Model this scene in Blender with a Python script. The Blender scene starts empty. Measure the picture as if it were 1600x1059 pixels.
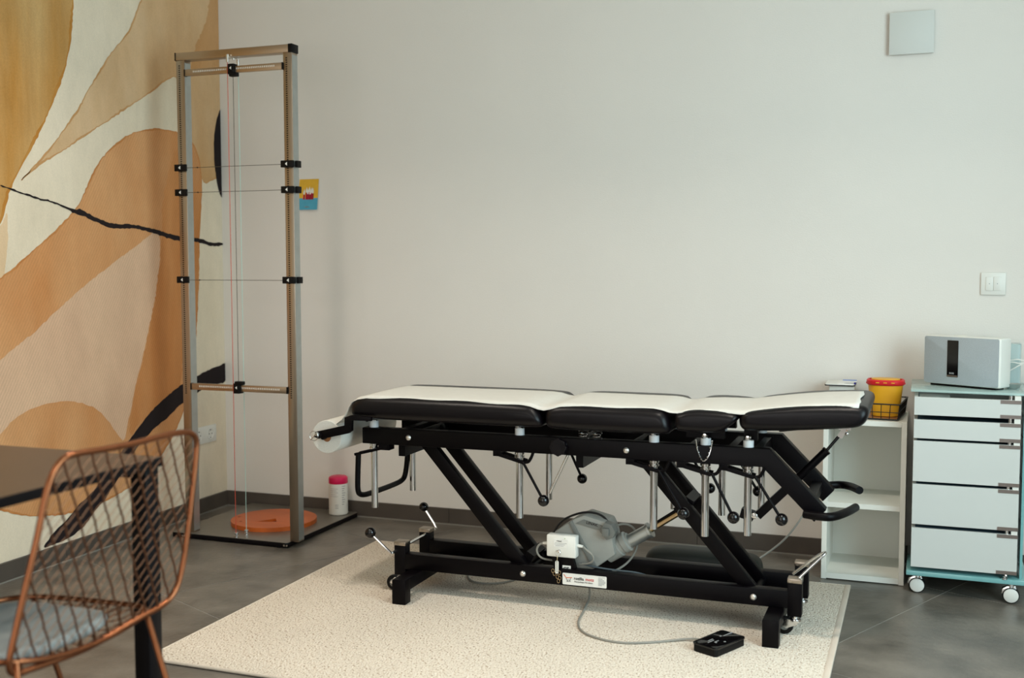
import bpy, bmesh, math, random
from mathutils import Vector, Matrix
from mathutils.geometry import tessellate_polygon
random.seed(7)
C = bpy.context.scene.collection
SC = bpy.context.scene
PI = math.pi

# ------------------------------------------------------------------ camera
cam_d = bpy.data.cameras.new('camera')
cam = bpy.data.objects.new('camera', cam_d)
C.objects.link(cam)
cam_d.sensor_width = 36.0
cam_d.lens = 39.04
cam_d.clip_start = 0.05
r_ = Vector((0.93763, 0.347633, -0.001418)); u_ = Vector((-0.022119, 0.063729, 0.997722)); w_ = Vector((-0.346932, 0.935462, -0.067443))
cam.matrix_world = Matrix(((r_.x, u_.x, -w_.x, 3.0585), (r_.y, u_.y, -w_.y, -4.3836), (r_.z, u_.z, -w_.z, 1.13), (0, 0, 0, 1)))
cam_d.dof.use_dof = True
cam_d.dof.focus_distance = 3.75
cam_d.dof.aperture_fstop = 2.6
SC.camera = cam

# ------------------------------------------------------------------ light
def s2l(c):
    return c / 12.92 if c <= 0.04045 else ((c + 0.055) / 1.055) ** 2.4
def rgb(r, g, b):
    return (s2l(r / 255), s2l(g / 255), s2l(b / 255), 1.0)
world = bpy.data.worlds.new('daylight'); SC.world = world
world.use_nodes = True
bg = world.node_tree.nodes['Background']
bg.inputs[0].default_value = (0.80, 0.92, 1.0, 1)
bg.inputs[1].default_value = 1.2
def area(name, loc, target, sx, sy, power, col, spread=180):
    l = bpy.data.lights.new(name, 'AREA'); l.shape = 'RECTANGLE'; l.size = sx; l.size_y = sy
    l.energy = power; l.color = col; l.spread = math.radians(spread)
    o = bpy.data.objects.new(name, l); C.objects.link(o)
    o.location = loc
    o.rotation_euler = (Vector(target) - Vector(loc)).to_track_quat('-Z', 'Y').to_euler()
    return o
area('window_daylight_right', (4.55, -2.6, 1.45), (0.0, -1.6, 0.9), 1.7, 1.9, 80, (0.66, 0.92, 1.0))
area('window_daylight_front', (1.9, -6.55, 1.5), (1.6, 0.0, 1.0), 3.0, 2.0, 44, (1.0, 0.92, 0.84))
def downlight(name, x, y, power, size=0.16):
    l = bpy.data.lights.new(name, 'AREA'); l.shape = 'DISK'; l.size = size; l.spread = math.radians(125); l.energy = power; l.color = (1.0, 0.90, 0.79)
    o = bpy.data.objects.new(name, l); C.objects.link(o); o.location = (x, y, 2.585); return o
downlight('ceiling_lamp', 1.0, -1.78, 12)
downlight('ceiling_lamp', 2.75, -1.78, 12)
downlight('ceiling_lamp', 1.9, -4.2, 12)
SC.view_settings.view_transform = 'Standard'
SC.view_settings.look = 'None'
SC.view_settings.gamma = 1.0
SC.view_settings.use_curve_mapping = False
SC.view_settings.exposure = 0.0

# ------------------------------------------------------------------ materials
def mat(name, col, rough=0.5, metal=0.0, var=0.06, vscale=8.0, bump=0.0, bscale=60.0, rvar=0.0, trans=0.0, emit=None, alpha=1.0, ior=1.45, spec=0.5, coat=0.0, stretch=None):
    m = bpy.data.materials.new(name); m.use_nodes = True
    nt = m.node_tree; b = nt.nodes['Principled BSDF']
    b.inputs['Roughness'].default_value = rough
    b.inputs['Metallic'].default_value = metal
    b.inputs['IOR'].default_value = ior
    b.inputs['Specular IOR Level'].default_value = spec
    b.inputs['Coat Weight'].default_value = coat
    if trans: b.inputs['Transmission Weight'].default_value = trans
    if alpha < 1: b.inputs['Alpha'].default_value = alpha
    tc = nt.nodes.new('ShaderNodeTexCoord')
    src = tc.outputs['Object']
    if stretch:
        mp = nt.nodes.new('ShaderNodeMapping'); mp.inputs['Scale'].default_value = stretch
        nt.links.new(src, mp.inputs['Vector']); src = mp.outputs['Vector']
    n = nt.nodes.new('ShaderNodeTexNoise'); n.inputs['Scale'].default_value = vscale; n.inputs['Detail'].default_value = 5
    nt.links.new(src, n.inputs['Vector'])
    rp = nt.nodes.new('ShaderNodeValToRGB')
    e = rp.color_ramp.elements
    e[0].position = 0.3; e[1].position = 0.7
    e[0].color = tuple(max(0, c * (1 - var)) for c in col[:3]) + (1,)
    e[1].color = tuple(min(1, c * (1 + var)) for c in col[:3]) + (1,)
    nt.links.new(n.outputs['Fac'], rp.inputs['Fac'])
    nt.links.new(rp.outputs['Color'], b.inputs['Base Color'])
    if rvar:
        mr = nt.nodes.new('ShaderNodeMapRange'); mr.inputs['To Min'].default_value = rough - rvar; mr.inputs['To Max'].default_value = rough + rvar
        nt.links.new(n.outputs['Fac'], mr.inputs['Value']); nt.links.new(mr.outputs[0], b.inputs['Roughness'])
    if bump:
        n2 = nt.nodes.new('ShaderNodeTexNoise'); n2.inputs['Scale'].default_value = bscale; n2.inputs['Detail'].default_value = 3
        nt.links.new(src, n2.inputs['Vector'])
        bp = nt.nodes.new('ShaderNodeBump'); bp.inputs['Strength'].default_value = bump; bp.inputs['Distance'].default_value = 0.004
        nt.links.new(n2.outputs['Fac'], bp.inputs['Height']); nt.links.new(bp.outputs['Normal'], b.inputs['Normal'])
    if emit: b.inputs['Emission Color'].default_value = emit[0]; b.inputs['Emission Strength'].default_value = emit[1]
    return m

M = {}
M['wall'] = mat('white_wall_paint', rgb(222, 216, 208), 0.85, var=0.012, vscale=3, bump=0.12, bscale=180)
M['ceiling'] = mat('ceiling_paint', rgb(232, 228, 220), 0.9, var=0.01)
M['tile'] = mat('stone_tile', rgb(104, 98, 90), 0.33, var=0.36, vscale=6.5, bump=0.35, bscale=40, rvar=0.10)
M['grout'] = mat('grout', rgb(150, 147, 140), 0.8)
M['caulk'] = mat('silicone_joint', rgb(128, 124, 116), 0.4)
M['skirt'] = mat('skirting_tile', rgb(78, 70, 63), 0.45, var=0.15, vscale=6, bump=0.1)
M['black'] = mat('black_powder_coat', rgb(4, 2, 4), 0.42, var=0.1, vscale=30, bump=0.05, bscale=300, spec=0.14)
M['vinyl'] = mat('black_vinyl', rgb(7, 4, 7), 0.36, var=0.1, vscale=20, bump=0.06, bscale=250, spec=0.28)
M['ball'] = mat('black_phenolic', rgb(8, 6, 8), 0.08, var=0.0)
M['rubber'] = mat('black_rubber', rgb(8, 7, 8), 0.5, spec=0.2)
M['chrome'] = mat('chrome', (0.72, 0.71, 0.70, 1), 0.12, 1.0, var=0.03)
M['steel'] = mat('brushed_steel', (0.40, 0.34, 0.28, 1), 0.32, 1.0, var=0.08, vscale=40, stretch=(1, 1, 0.05))
M['steel_h'] = mat('brushed_steel_crosswise', (0.42, 0.32, 0.23, 1), 0.34, 1.0, var=0.08, vscale=40, stretch=(0.05, 1, 1))
M['alu'] = mat('aluminium', rgb(178, 182, 180), 0.4, 0.85, var=0.05, vscale=30)
M['plate'] = mat('grey_base_plate', rgb(122, 116, 107), 0.33, 0.5, var=0.05, vscale=30)
M['paper'] = mat('white_paper', rgb(205, 202, 194), 0.8, var=0.02, vscale=40, bump=0.25, bscale=160)
M['white_plastic'] = mat('white_plastic', rgb(222, 220, 212), 0.4, var=0.01)
M['nylon'] = mat('translucent_nylon', rgb(205, 208, 210), 0.4, var=0.02)
M['grey_plastic'] = mat('grey_motor_plastic', rgb(150, 149, 142), 0.5, var=0.06, vscale=25, bump=0.05, bscale=400)
M['grey_dark'] = mat('darker_grey_plastic', rgb(112, 113, 108), 0.5, var=0.05)
M['cable'] = mat('grey_cable', rgb(138, 136, 128), 0.5, spec=0.3)
M['cable_black'] = mat('black_cable', rgb(22, 20, 20), 0.4)
M['cable_blue'] = mat('blue_grey_cable', rgb(66, 78, 84), 0.5)
M['melamine'] = mat('white_melamine', rgb(224, 222, 212), 0.45, var=0.01)
M['drawer'] = mat('white_lacquer', rgb(200, 202, 197), 0.3, var=0.01)
M['drawer_in'] = mat('dark_blue_grey_lining', rgb(84, 110, 126), 0.6)
M['glass_teal'] = mat('satin_teal_glass', rgb(190, 218, 212), 0.15, var=0.02, coat=0.5, alpha=0.62)
M['bolt'] = mat('polished_bolt', rgb(214, 208, 200), 0.3, 0.8, var=0.02)
M['glass_edge'] = mat('teal_glass', rgb(118, 170, 170), 0.1, var=0.03, coat=0.6)
M['mirror_brown'] = mat('brown_mirror_metal', (0.34, 0.30, 0.28, 1), 0.28, 1.0)
M['grille'] = mat('silver_grey_grille', rgb(160, 167, 170), 0.5, 0.0, var=0.08, vscale=400, bump=0.3, bscale=900)
M['display'] = mat('black_display', rgb(8, 7, 8), 0.08, var=0)
M['yellow'] = mat('yellow_plastic', rgb(222, 160, 30), 0.4, var=0.03, vscale=10)
M['red'] = mat('red_plastic', rgb(205, 30, 38), 0.4, var=0.03)
M['pink'] = mat('magenta_cap', rgb(218, 18, 84), 0.35, var=0.02)
M['wire_black'] = mat('black_wire', rgb(20, 18, 18), 0.45)
M['wood_tray'] = mat('brown_wood', rgb(150, 100, 60), 0.5, var=0.2, vscale=20)
M['orange'] = mat('orange_stained_wood', rgb(186, 90, 32), 0.42, var=0.10, vscale=9, stretch=(1, 6, 1), bump=0.1, bscale=120)
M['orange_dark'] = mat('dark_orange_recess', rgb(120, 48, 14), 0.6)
M['copper'] = mat('copper', (0.25, 0.09, 0.04, 1), 0.30, 1.0, var=0.08, vscale=30)
M['copper_wire'] = mat('copper_wire', (0.22, 0.10, 0.055, 1), 0.42, 1.0, var=0.1, vscale=60)
M['fabric'] = mat('grey_blue_cushion', rgb(146, 148, 145), 0.9, var=0.16, vscale=14, bump=0.5, bscale=300)
M['table_top'] = mat('reflection_brown_top', rgb(74, 56, 44), 0.38, var=0.08, vscale=6, bump=0.05)  # brown reflection tone painted into the colour of the dark desk top
M['table_edge'] = mat('near_black_steel', rgb(8, 5, 8), 0.45, spec=0.2)
M['bolster'] = mat('dark_green_vinyl', rgb(26, 31, 28), 0.5, var=0.1)
M['print_dark'] = mat('dark_print', rgb(60, 58, 58), 0.7)
M['print_black'] = mat('black_print', rgb(20, 16, 16), 0.7)
M['print_red'] = mat('red_print', rgb(196, 44, 36), 0.7)
M['print_orange'] = mat('orange_print', rgb(206, 104, 58), 0.7)
M['print_blue'] = mat('blue_print', rgb(132, 150, 196), 0.7)
M['print_navy'] = mat('navy_print', rgb(30, 28, 120), 0.7)
M['print_grey'] = mat('pale_grey_print', rgb(150, 150, 150), 0.7)
M['label'] = mat('white_label', rgb(226, 224, 218), 0.5, var=0.01)
M['card_yellow'] = mat('card_yellow', rgb(216, 168, 50), 0.6, var=0.05, vscale=40)
M['card_blue'] = mat('card_blue', rgb(76, 158, 184), 0.6, var=0.05, vscale=40)
M['candle_red'] = mat('candle_red', rgb(206, 20, 52), 0.6)
M['candle_dark'] = mat('candle_dark_red', rgb(80, 10, 30), 0.6)
M['flame_white'] = mat('card_white', rgb(228, 224, 214), 0.6)
M['cord_red'] = mat('red_cord', rgb(196, 76, 56), 0.6)
M['cord_teal'] = mat('pale_teal_cord', rgb(170, 205, 196), 0.6)
M['cord_dark'] = mat('dark_cord', rgb(70, 62, 50), 0.6)
M['binding'] = mat('rug_binding', rgb(214, 200, 184), 0.9, bump=0.5, bscale=500)
M['clear'] = mat('frosted_clear_plastic', rgb(196, 214, 212), 0.25, var=0.03, trans=0.35)
M['cover'] = mat('pale_grey_cover', rgb(206, 206, 200), 0.6, var=0.01)
M['frame_white'] = mat('window_frame_white', rgb(225, 225, 222), 0.4)
M['brown_sheen'] = mat('brass', (0.5, 0.36, 0.2, 1), 0.3, 1.0)

def rug_material():
    m = bpy.data.materials.new('cream_loop_pile'); m.use_nodes = True
    nt = m.node_tree; b = nt.nodes['Principled BSDF']; b.inputs['Roughness'].default_value = 0.95
    b.inputs['Specular IOR Level'].default_value = 0.1
    tc = nt.nodes.new('ShaderNodeTexCoord')
    mp = nt.nodes.new('ShaderNodeMapping'); mp.inputs['Scale'].default_value = (1.0, 0.6, 1); mp.inputs['Rotation'].default_value = (0, 0, 0.5)
    nt.links.new(tc.outputs['Object'], mp.inputs['Vector'])
    v = nt.nodes.new('ShaderNodeTexNoise'); v.inputs['Scale'].default_value = 190; v.inputs['Detail'].default_value = 2
    nt.links.new(mp.outputs['Vector'], v.inputs['Vector'])
    rp = nt.nodes.new('ShaderNodeValToRGB'); e = rp.color_ramp.elements
    e[0].position = 0.30; e[0].color = rgb(142, 118, 96)
    e[1].position = 0.43; e[1].color = rgb(223, 211, 195)
    e2 = rp.color_ramp.elements.new(0.36); e2.color = rgb(188, 168, 148)
    e3 = rp.color_ramp.elements.new(0.7); e3.color = rgb(233, 222, 207)
    nt.links.new(v.outputs['Fac'], rp.inputs['Fac'])
    big = nt.nodes.new('ShaderNodeTexNoise'); big.inputs['Scale'].default_value = 3.0
    nt.links.new(tc.outputs['Object'], big.inputs['Vector'])
    mr = nt.nodes.new('ShaderNodeMapRange'); mr.inputs['To Min'].default_value = 0.9; mr.inputs['To Max'].default_value = 1.05
    nt.links.new(big.outputs['Fac'], mr.inputs['Value'])
    mx = nt.nodes.new('ShaderNodeMix'); mx.data_type = 'RGBA'; mx.blend_type = 'MULTIPLY'; mx.inputs[0].default_value = 1
    nt.links.new(rp.outputs['Color'], mx.inputs[6]); nt.links.new(mr.outputs[0], mx.inputs[7])
    nt.links.new(mx.outputs[2], b.inputs['Base Color'])
    vo = nt.nodes.new('ShaderNodeTexVoronoi'); vo.inputs['Scale'].default_value = 190
    nt.links.new(tc.outputs['Object'], vo.inputs['Vector'])
    bp = nt.nodes.new('ShaderNodeBump'); bp.inputs['Strength'].default_value = 0.9; bp.inputs['Distance'].default_value = 0.004; bp.invert = True
    nt.links.new(vo.outputs['Distance'], bp.inputs['Height']); nt.links.new(bp.outputs['Normal'], b.inputs['Normal'])
    return m
M['rug'] = rug_material()

def paint(name, c1, c2, weave=0.0, vs=1.6, grain=0.05, stretch=(1, 1, 0.45)):
    """watercolour wash: two pigments blended by large noise, fine paper grain, optional diagonal canvas weave"""
    m = bpy.data.materials.new(name); m.use_nodes = True
    nt = m.node_tree; b = nt.nodes['Principled BSDF']; b.inputs['Roughness'].default_value = 0.85
    b.inputs['Specular IOR Level'].default_value = 0.2
    tc = nt.nodes.new('ShaderNodeTexCoord')
    mp = nt.nodes.new('ShaderNodeMapping'); mp.inputs['Scale'].default_value = stretch
    nt.links.new(tc.outputs['Object'], mp.inputs['Vector'])
    n = nt.nodes.new('ShaderNodeTexNoise'); n.inputs['Scale'].default_value = vs; n.inputs['Detail'].default_value = 6; n.inputs['Roughness'].default_value = 0.55
    nt.links.new(mp.outputs['Vector'], n.inputs['Vector'])
    rp = nt.nodes.new('ShaderNodeValToRGB'); e = rp.color_ramp.elements
    e[0].position = 0.32; e[0].color = c1; e[1].position = 0.68; e[1].color = c2
    nt.links.new(n.outputs['Fac'], rp.inputs['Fac'])
    g = nt.nodes.new('ShaderNodeTexNoise'); g.inputs['Scale'].default_value = 150; g.inputs['Detail'].default_value = 2
    nt.links.new(tc.outputs['Object'], g.inputs['Vector'])
    mr = nt.nodes.new('ShaderNodeMapRange'); mr.inputs['To Min'].default_value = 1 - grain * 1.6; mr.inputs['To Max'].default_value = 1 + grain * 1.6
    nt.links.new(g.outputs['Fac'], mr.inputs['Value'])
    mx = nt.nodes.new('ShaderNodeMix'); mx.data_type = 'RGBA'; mx.blend_type = 'MULTIPLY'; mx.inputs[0].default_value = 1
    nt.links.new(rp.outputs['Color'], mx.inputs[6]); nt.links.new(mr.outputs[0], mx.inputs[7])
    md = nt.nodes.new('ShaderNodeTexNoise'); md.inputs['Scale'].default_value = 11; md.inputs['Detail'].default_value = 8; md.inputs['Roughness'].default_value = 0.7
    nt.links.new(mp.outputs['Vector'], md.inputs['Vector'])
    mm = nt.nodes.new('ShaderNodeMapRange'); mm.inputs['From Min'].default_value = 0.3; mm.inputs['From Max'].default_value = 0.7; mm.inputs['To Min'].default_value = 1 - grain * 1.5; mm.inputs['To Max'].default_value = 1 + grain * 1.1
    nt.links.new(md.outputs['Fac'], mm.inputs['Value'])
    m3 = nt.nodes.new('ShaderNodeMix'); m3.data_type = 'RGBA'; m3.blend_type = 'MULTIPLY'; m3.inputs[0].default_value = 1
    nt.links.new(mx.outputs[2], m3.inputs[6]); nt.links.new(mm.outputs[0], m3.inputs[7])
    out = m3.outputs[2]
    if weave:
        m2 = nt.nodes.new('ShaderNodeMapping'); m2.inputs['Rotation'].default_value = (math.radians(32), 0, 0)
        nt.links.new(tc.outputs['Object'], m2.inputs['Vector'])
        wv = nt.nodes.new('ShaderNodeTexWave'); wv.bands_direction = 'Y'; wv.inputs['Scale'].default_value = 26; wv.inputs['Distortion'].default_value = 0.6
        nt.links.new(m2.outputs['Vector'], wv.inputs['Vector'])
        mw = nt.nodes.new('ShaderNodeMapRange'); mw.inputs['To Min'].default_value = 1 - weave; mw.inputs['To Max'].default_value = 1 + weave * 0.6
        nt.links.new(wv.outputs['Fac'], mw.inputs['Value'])
        my = nt.nodes.new('ShaderNodeMix'); my.data_type = 'RGBA'; my.blend_type = 'MULTIPLY'; my.inputs[0].default_value = 1
        nt.links.new(out, my.inputs[6]); nt.links.new(mw.outputs[0], my.inputs[7]); out = my.outputs[2]
    nt.links.new(out, b.inputs['Base Color'])
    return m
P = {
 'cream': paint('mural_cream', rgb(218, 202, 176), rgb(232, 218, 196)),
 'ochre': paint('mural_ochre', rgb(184, 132, 66), rgb(210, 174, 120), vs=2.6, grain=0.08, stretch=(1, 1.6, 0.3)),
 'sand': paint('mural_sand', rgb(216, 184, 146), rgb(224, 196, 160)),
 'tan': paint('mural_tan', rgb(194, 150, 100), rgb(214, 182, 144), vs=2.2),
 'tan_dark': paint('mural_tan_dark', rgb(188, 138, 86), rgb(200, 158, 114), vs=3),
 'terra': paint('mural_terracotta', rgb(192, 126, 72), rgb(210, 158, 110), weave=0.07, vs=2.4),
 'terra_dark': paint('mural_terracotta_dark', rgb(184, 116, 62), rgb(200, 140, 88), weave=0.07, vs=3, stretch=(1, 1.4, 0.3)),
 'rose': paint('mural_rose', rgb(206, 166, 136), rgb(218, 182, 150), weave=0.08, vs=1.4),
 'edge_tan': paint('mural_tan_edge', rgb(186, 136, 84), rgb(200, 156, 108), vs=9),
 'edge_terra': paint('mural_terracotta_edge', rgb(180, 112, 58), rgb(198, 138, 84), vs=9),
 'edge_ochre': paint('mural_ochre_edge', rgb(178, 116, 44), rgb(192, 140, 74), vs=9),
 'lens': paint('mural_black', rgb(30, 22, 24), rgb(38, 30, 30)),
 'brown': paint('mural_brown_black', rgb(52, 38, 28), rgb(78, 58, 42), vs=9),
}

# ------------------------------------------------------------------ mesh helpers
class MB:
    """collects shapes and links them as ONE mesh object"""
    def __init__(self):
        self.bm = bmesh.new()
    def _add(self, verts, faces):
        vs = [self.bm.verts.new(v) for v in verts]
        out = []
        for f in faces:
            try: out.append(self.bm.faces.new([vs[i] for i in f]))
            except ValueError: pass
        return vs, out
    def box(self, x0, x1, y0, y1, z0, z1, bev=0.0, seg=2, rot=None):
        x0, x1 = min(x0, x1), max(x0, x1); y0, y1 = min(y0, y1), max(y0, y1); z0, z1 = min(z0, z1), max(z0, z1)
        v = [(x, y, z) for x in (x0, x1) for y in (y0, y1) for z in (z0, z1)]
        if rot is not None: v = [rot @ Vector(p) for p in v]
        f = [(0, 1, 3, 2), (4, 6, 7, 5), (0, 4, 5, 1), (2, 3, 7, 6), (0, 2, 6, 4), (1, 5, 7, 3)]
        vs, fs = self._add(v, f)
        if bev:
            es = list({e for x in fs for e in x.edges})
            bmesh.ops.bevel(self.bm, geom=es, offset=bev, segments=seg, affect='EDGES', profile=0.5)
        return self
    def bar(self, a, b, w, h, up=(0, 0, 1), bev=0.0):
        """rectangular bar between two points; w across, h along up"""
        a = Vector(a); b = Vector(b); d = (b - a).normalized(); upv = Vector(up)
        s = d.cross(upv)
        if s.length < 1e-5: s = d.cross(Vector((0, 1, 0)))
        s.normalize(); u = s.cross(d).normalized()
        v = []
        for p in (a, b):
            for i, j in ((-1, -1), (1, -1), (1, 1), (-1, 1)): v.append(p + s * (i * w / 2) + u * (j * h / 2))
        vs, fs = self._add(v, [(0, 3, 2, 1), (4, 5, 6, 7), (0, 1, 5, 4), (1, 2, 6, 5), (2, 3, 7, 6), (3, 0, 4, 7)])
        if bev:
            es = list({e for x in fs for e in x.edges}); bmesh.ops.bevel(self.bm, geom=es, offset=bev, segments=2, affect='EDGES', profile=0.5)
        return self
    def cyl(self, a, b, r, r2=None, n=20, caps=True):
        a = Vector(a); b = Vector(b); d = (b - a).normalized(); r2 = r if r2 is None else r2
        s = d.orthogonal().normalized(); t = d.cross(s)
        v = []
        for p, q in ((a, r), (b, r2)):
            for i in range(n):
                an = 2 * PI * i / n; v.append(p + s * (q * math.cos(an)) + t * (q * math.sin(an)))
        f = [(i, (i + 1) % n, n + (i + 1) % n, n + i) for i in range(n)]
        if caps: f += [tuple(range(n - 1, -1, -1)), tuple(range(n, 2 * n))]
        self._add(v, f); return self
    def tube(self, pts, r, n=10, smooth=3, closed=False):
        pts = [Vector(p) for p in pts]
        for _ in range(smooth):
            q = []
            m = len(pts)
            if closed:
                for i in range(m):
                    a, b = pts[i], pts[(i + 1) % m]; q += [a * .75 + b * .25, a * .25 + b * .75]
            else:
                q = [pts[0]]
                for i in range(m - 1):
                    a, b = pts[i], pts[i + 1]
                    q += [a * .75 + b * .25, a * .25 + b * .75]
                q.append(pts[-1])
            pts = q
        m = len(pts)
        t0 = (pts[1] - pts[0]).normalized(); s = t0.orthogonal().normalized()
        rings = []
        for i in range(m):
            if closed: t = (pts[(i + 1) % m] - pts[i - 1]).normalized()
            elif i == 0: t = t0
            elif i == m - 1: t = (pts[-1] - pts[-2]).normalized()
            else: t = (pts[i + 1] - pts[i - 1]).normalized()
            s = (s - t * s.dot(t))
            if s.length < 1e-6: s = t.orthogonal()
            s.normalize(); u = t.cross(s)
            rings.append([self.bm.verts.new(pts[i] + s * (r * math.cos(2 * PI * k / n)) + u * (r * math.sin(2 * PI * k / n))) for k in range(n)])
        for i in range(m if closed else m - 1):
            A, B = rings[i], rings[(i + 1) % m]
            for k in range(n):
                try: self.bm.faces.new((A[k], A[(k + 1) % n], B[(k + 1) % n], B[k]))
                except ValueError: pass
        if not closed:
            self.bm.faces.new(list(reversed(rings[0]))); self.bm.faces.new(rings[-1])
        return self
    def ball(self, c, r, n=20):
        c = Vector(c)
        rot = Matrix.Translation(c)
        bmesh.ops.create_uvsphere(self.bm, u_segments=n, v_segments=n // 2 + 2, radius=r, matrix=rot)
        return self
    def lathe(self, c, prof, n=28, axis=(0, 0, 1)):
        """prof: list of (radius, height) from bottom to top around axis through c"""
        c = Vector(c); ax = Vector(axis).normalized(); s = ax.orthogonal().normalized(); t = ax.cross(s)
        rings = []
        for r, h in prof:
            if r < 1e-6: rings.append([self.bm.verts.new(c + ax * h)])
            else: rings.append([self.bm.verts.new(c + ax * h + s * (r * math.cos(2 * PI * k / n)) + t * (r * math.sin(2 * PI * k / n))) for k in range(n)])
        for A, B in zip(rings, rings[1:]):
            for k in range(n):
                k2 = (k + 1) % n
                if len(A) == 1 and len(B) == 1: continue
                if len(A) == 1: self.bm.faces.new((A[0], B[k2], B[k]))
                elif len(B) == 1: self.bm.faces.new((A[k], A[k2], B[0]))
                else: self.bm.faces.new((A[k], A[k2], B[k2], B[k]))
        return self
    def prism(self, pts, y0, y1, plane='xz', bev=0.0):
        """polygon in xz (extruded along y), xy (along z) or yz (along x)"""
        def mk(a, b, c):
            return {'xz': (a, c, b), 'xy': (a, b, c), 'yz': (c, a, b)}[plane]
        n = len(pts)
        v = [mk(a, b, y0) for a, b in pts] + [mk(a, b, y1) for a, b in pts]
        f = [tuple(range(n)), tuple(range(2 * n - 1, n - 1, -1))] + [(i, i + n, (i + 1) % n + n, (i + 1) % n) for i in range(n)]
        vs, fs = self._add(v, f)
        if bev:
            es = list({e for x in fs for e in x.edges}); bmesh.ops.bevel(self.bm, geom=es, offset=bev, segments=2, affect='EDGES', profile=0.5)
        return self
    def flat(self, outline, fn, holes=()):
        """flat concave polygon; fn maps 2d to 3d"""
        loops = [outline] + list(holes)
        allp = [q for l in loops for q in l]
        tris = tessellate_polygon([[Vector((a, b, 0)) for a, b in l] for l in loops])
        self._add([fn(a, b) for a, b in allp], tris)
        return self
    def build(self, name, m, parent=None, smooth=True, angle=38, kind=None, world=None):
        bmesh.ops.recalc_face_normals(self.bm, faces=self.bm.faces)
        me = bpy.data.meshes.new(name); self.bm.to_mesh(me); self.bm.free()
        mats = m if isinstance(m, (list, tuple)) else [m]
        for x in mats: me.materials.append(x)
        if smooth:
            for p in me.polygons: p.use_smooth = True
            me.set_sharp_from_angle(angle=math.radians(angle))
        o = bpy.data.objects.new(name, me); C.objects.link(o)
        if parent is not None:
            o.parent = parent
            bpy.context.view_layer.update()
            o.matrix_parent_inverse = parent.matrix_world.inverted()
        if kind: o['kind'] = kind
        return o

def rounded(x0, x1, y0, y1, r, n=5):
    out = []
    for cx, cy, a0 in ((x1 - r, y1 - r, 0), (x0 + r, y1 - r, 90), (x0 + r, y0 + r, 180), (x1 - r, y0 + r, 270)):
        for i in range(n + 1):
            a = math.radians(a0 + 90 * i / n); out.append((cx + r * math.cos(a), cy + r * math.sin(a)))
    return out
def tag(o, label, cat, group=None):
    o['label'] = label; o['category'] = cat
    if group: o['group'] = group
    return o
def thing(name, label, cat, loc=(0, 0, 0), group=None):
    o = bpy.data.objects.new(name, None); o.empty_display_size = 0.1; C.objects.link(o); o.location = loc
    bpy.context.view_layer.update()
    return tag(o, label, cat, group)
def lab(o, label): o['label'] = label; return o
def struct(o): o['kind'] = 'structure'; return o
def text(s, size, loc, rot, m, parent, name='lettering', depth=0.0003, align='LEFT', bold=0.0):
    cu = bpy.data.curves.new(name, 'FONT'); cu.body = s; cu.size = size; cu.extrude = depth; cu.align_x = align; cu.offset = bold
    cu.resolution_u = 3
    t = bpy.data.objects.new(name, cu); C.objects.link(t); t.location = loc; t.rotation_euler = rot
    bpy.context.view_layer.update()
    dg = bpy.context.evaluated_depsgraph_get()
    me = bpy.data.meshes.new_from_object(t.evaluated_get(dg)); me.transform(t.matrix_world)
    C.objects.unlink(t); bpy.data.objects.remove(t)
    me.materials.clear(); me.materials.append(m)
    o = bpy.data.objects.new(name, me); C.objects.link(o)
    if parent is not None:
        o.parent = parent; o.matrix_parent_inverse = parent.matrix_world.inverted()
    return o
def copy_tree(o, parent=None, move=(0, 0, 0)):
    c = o.copy(); C.objects.link(c)
    if parent is not None: c.parent = parent
    else: c.location = Vector(o.location) + Vector(move)
    for ch in list(o.children): copy_tree(ch, c)
    return c
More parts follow.
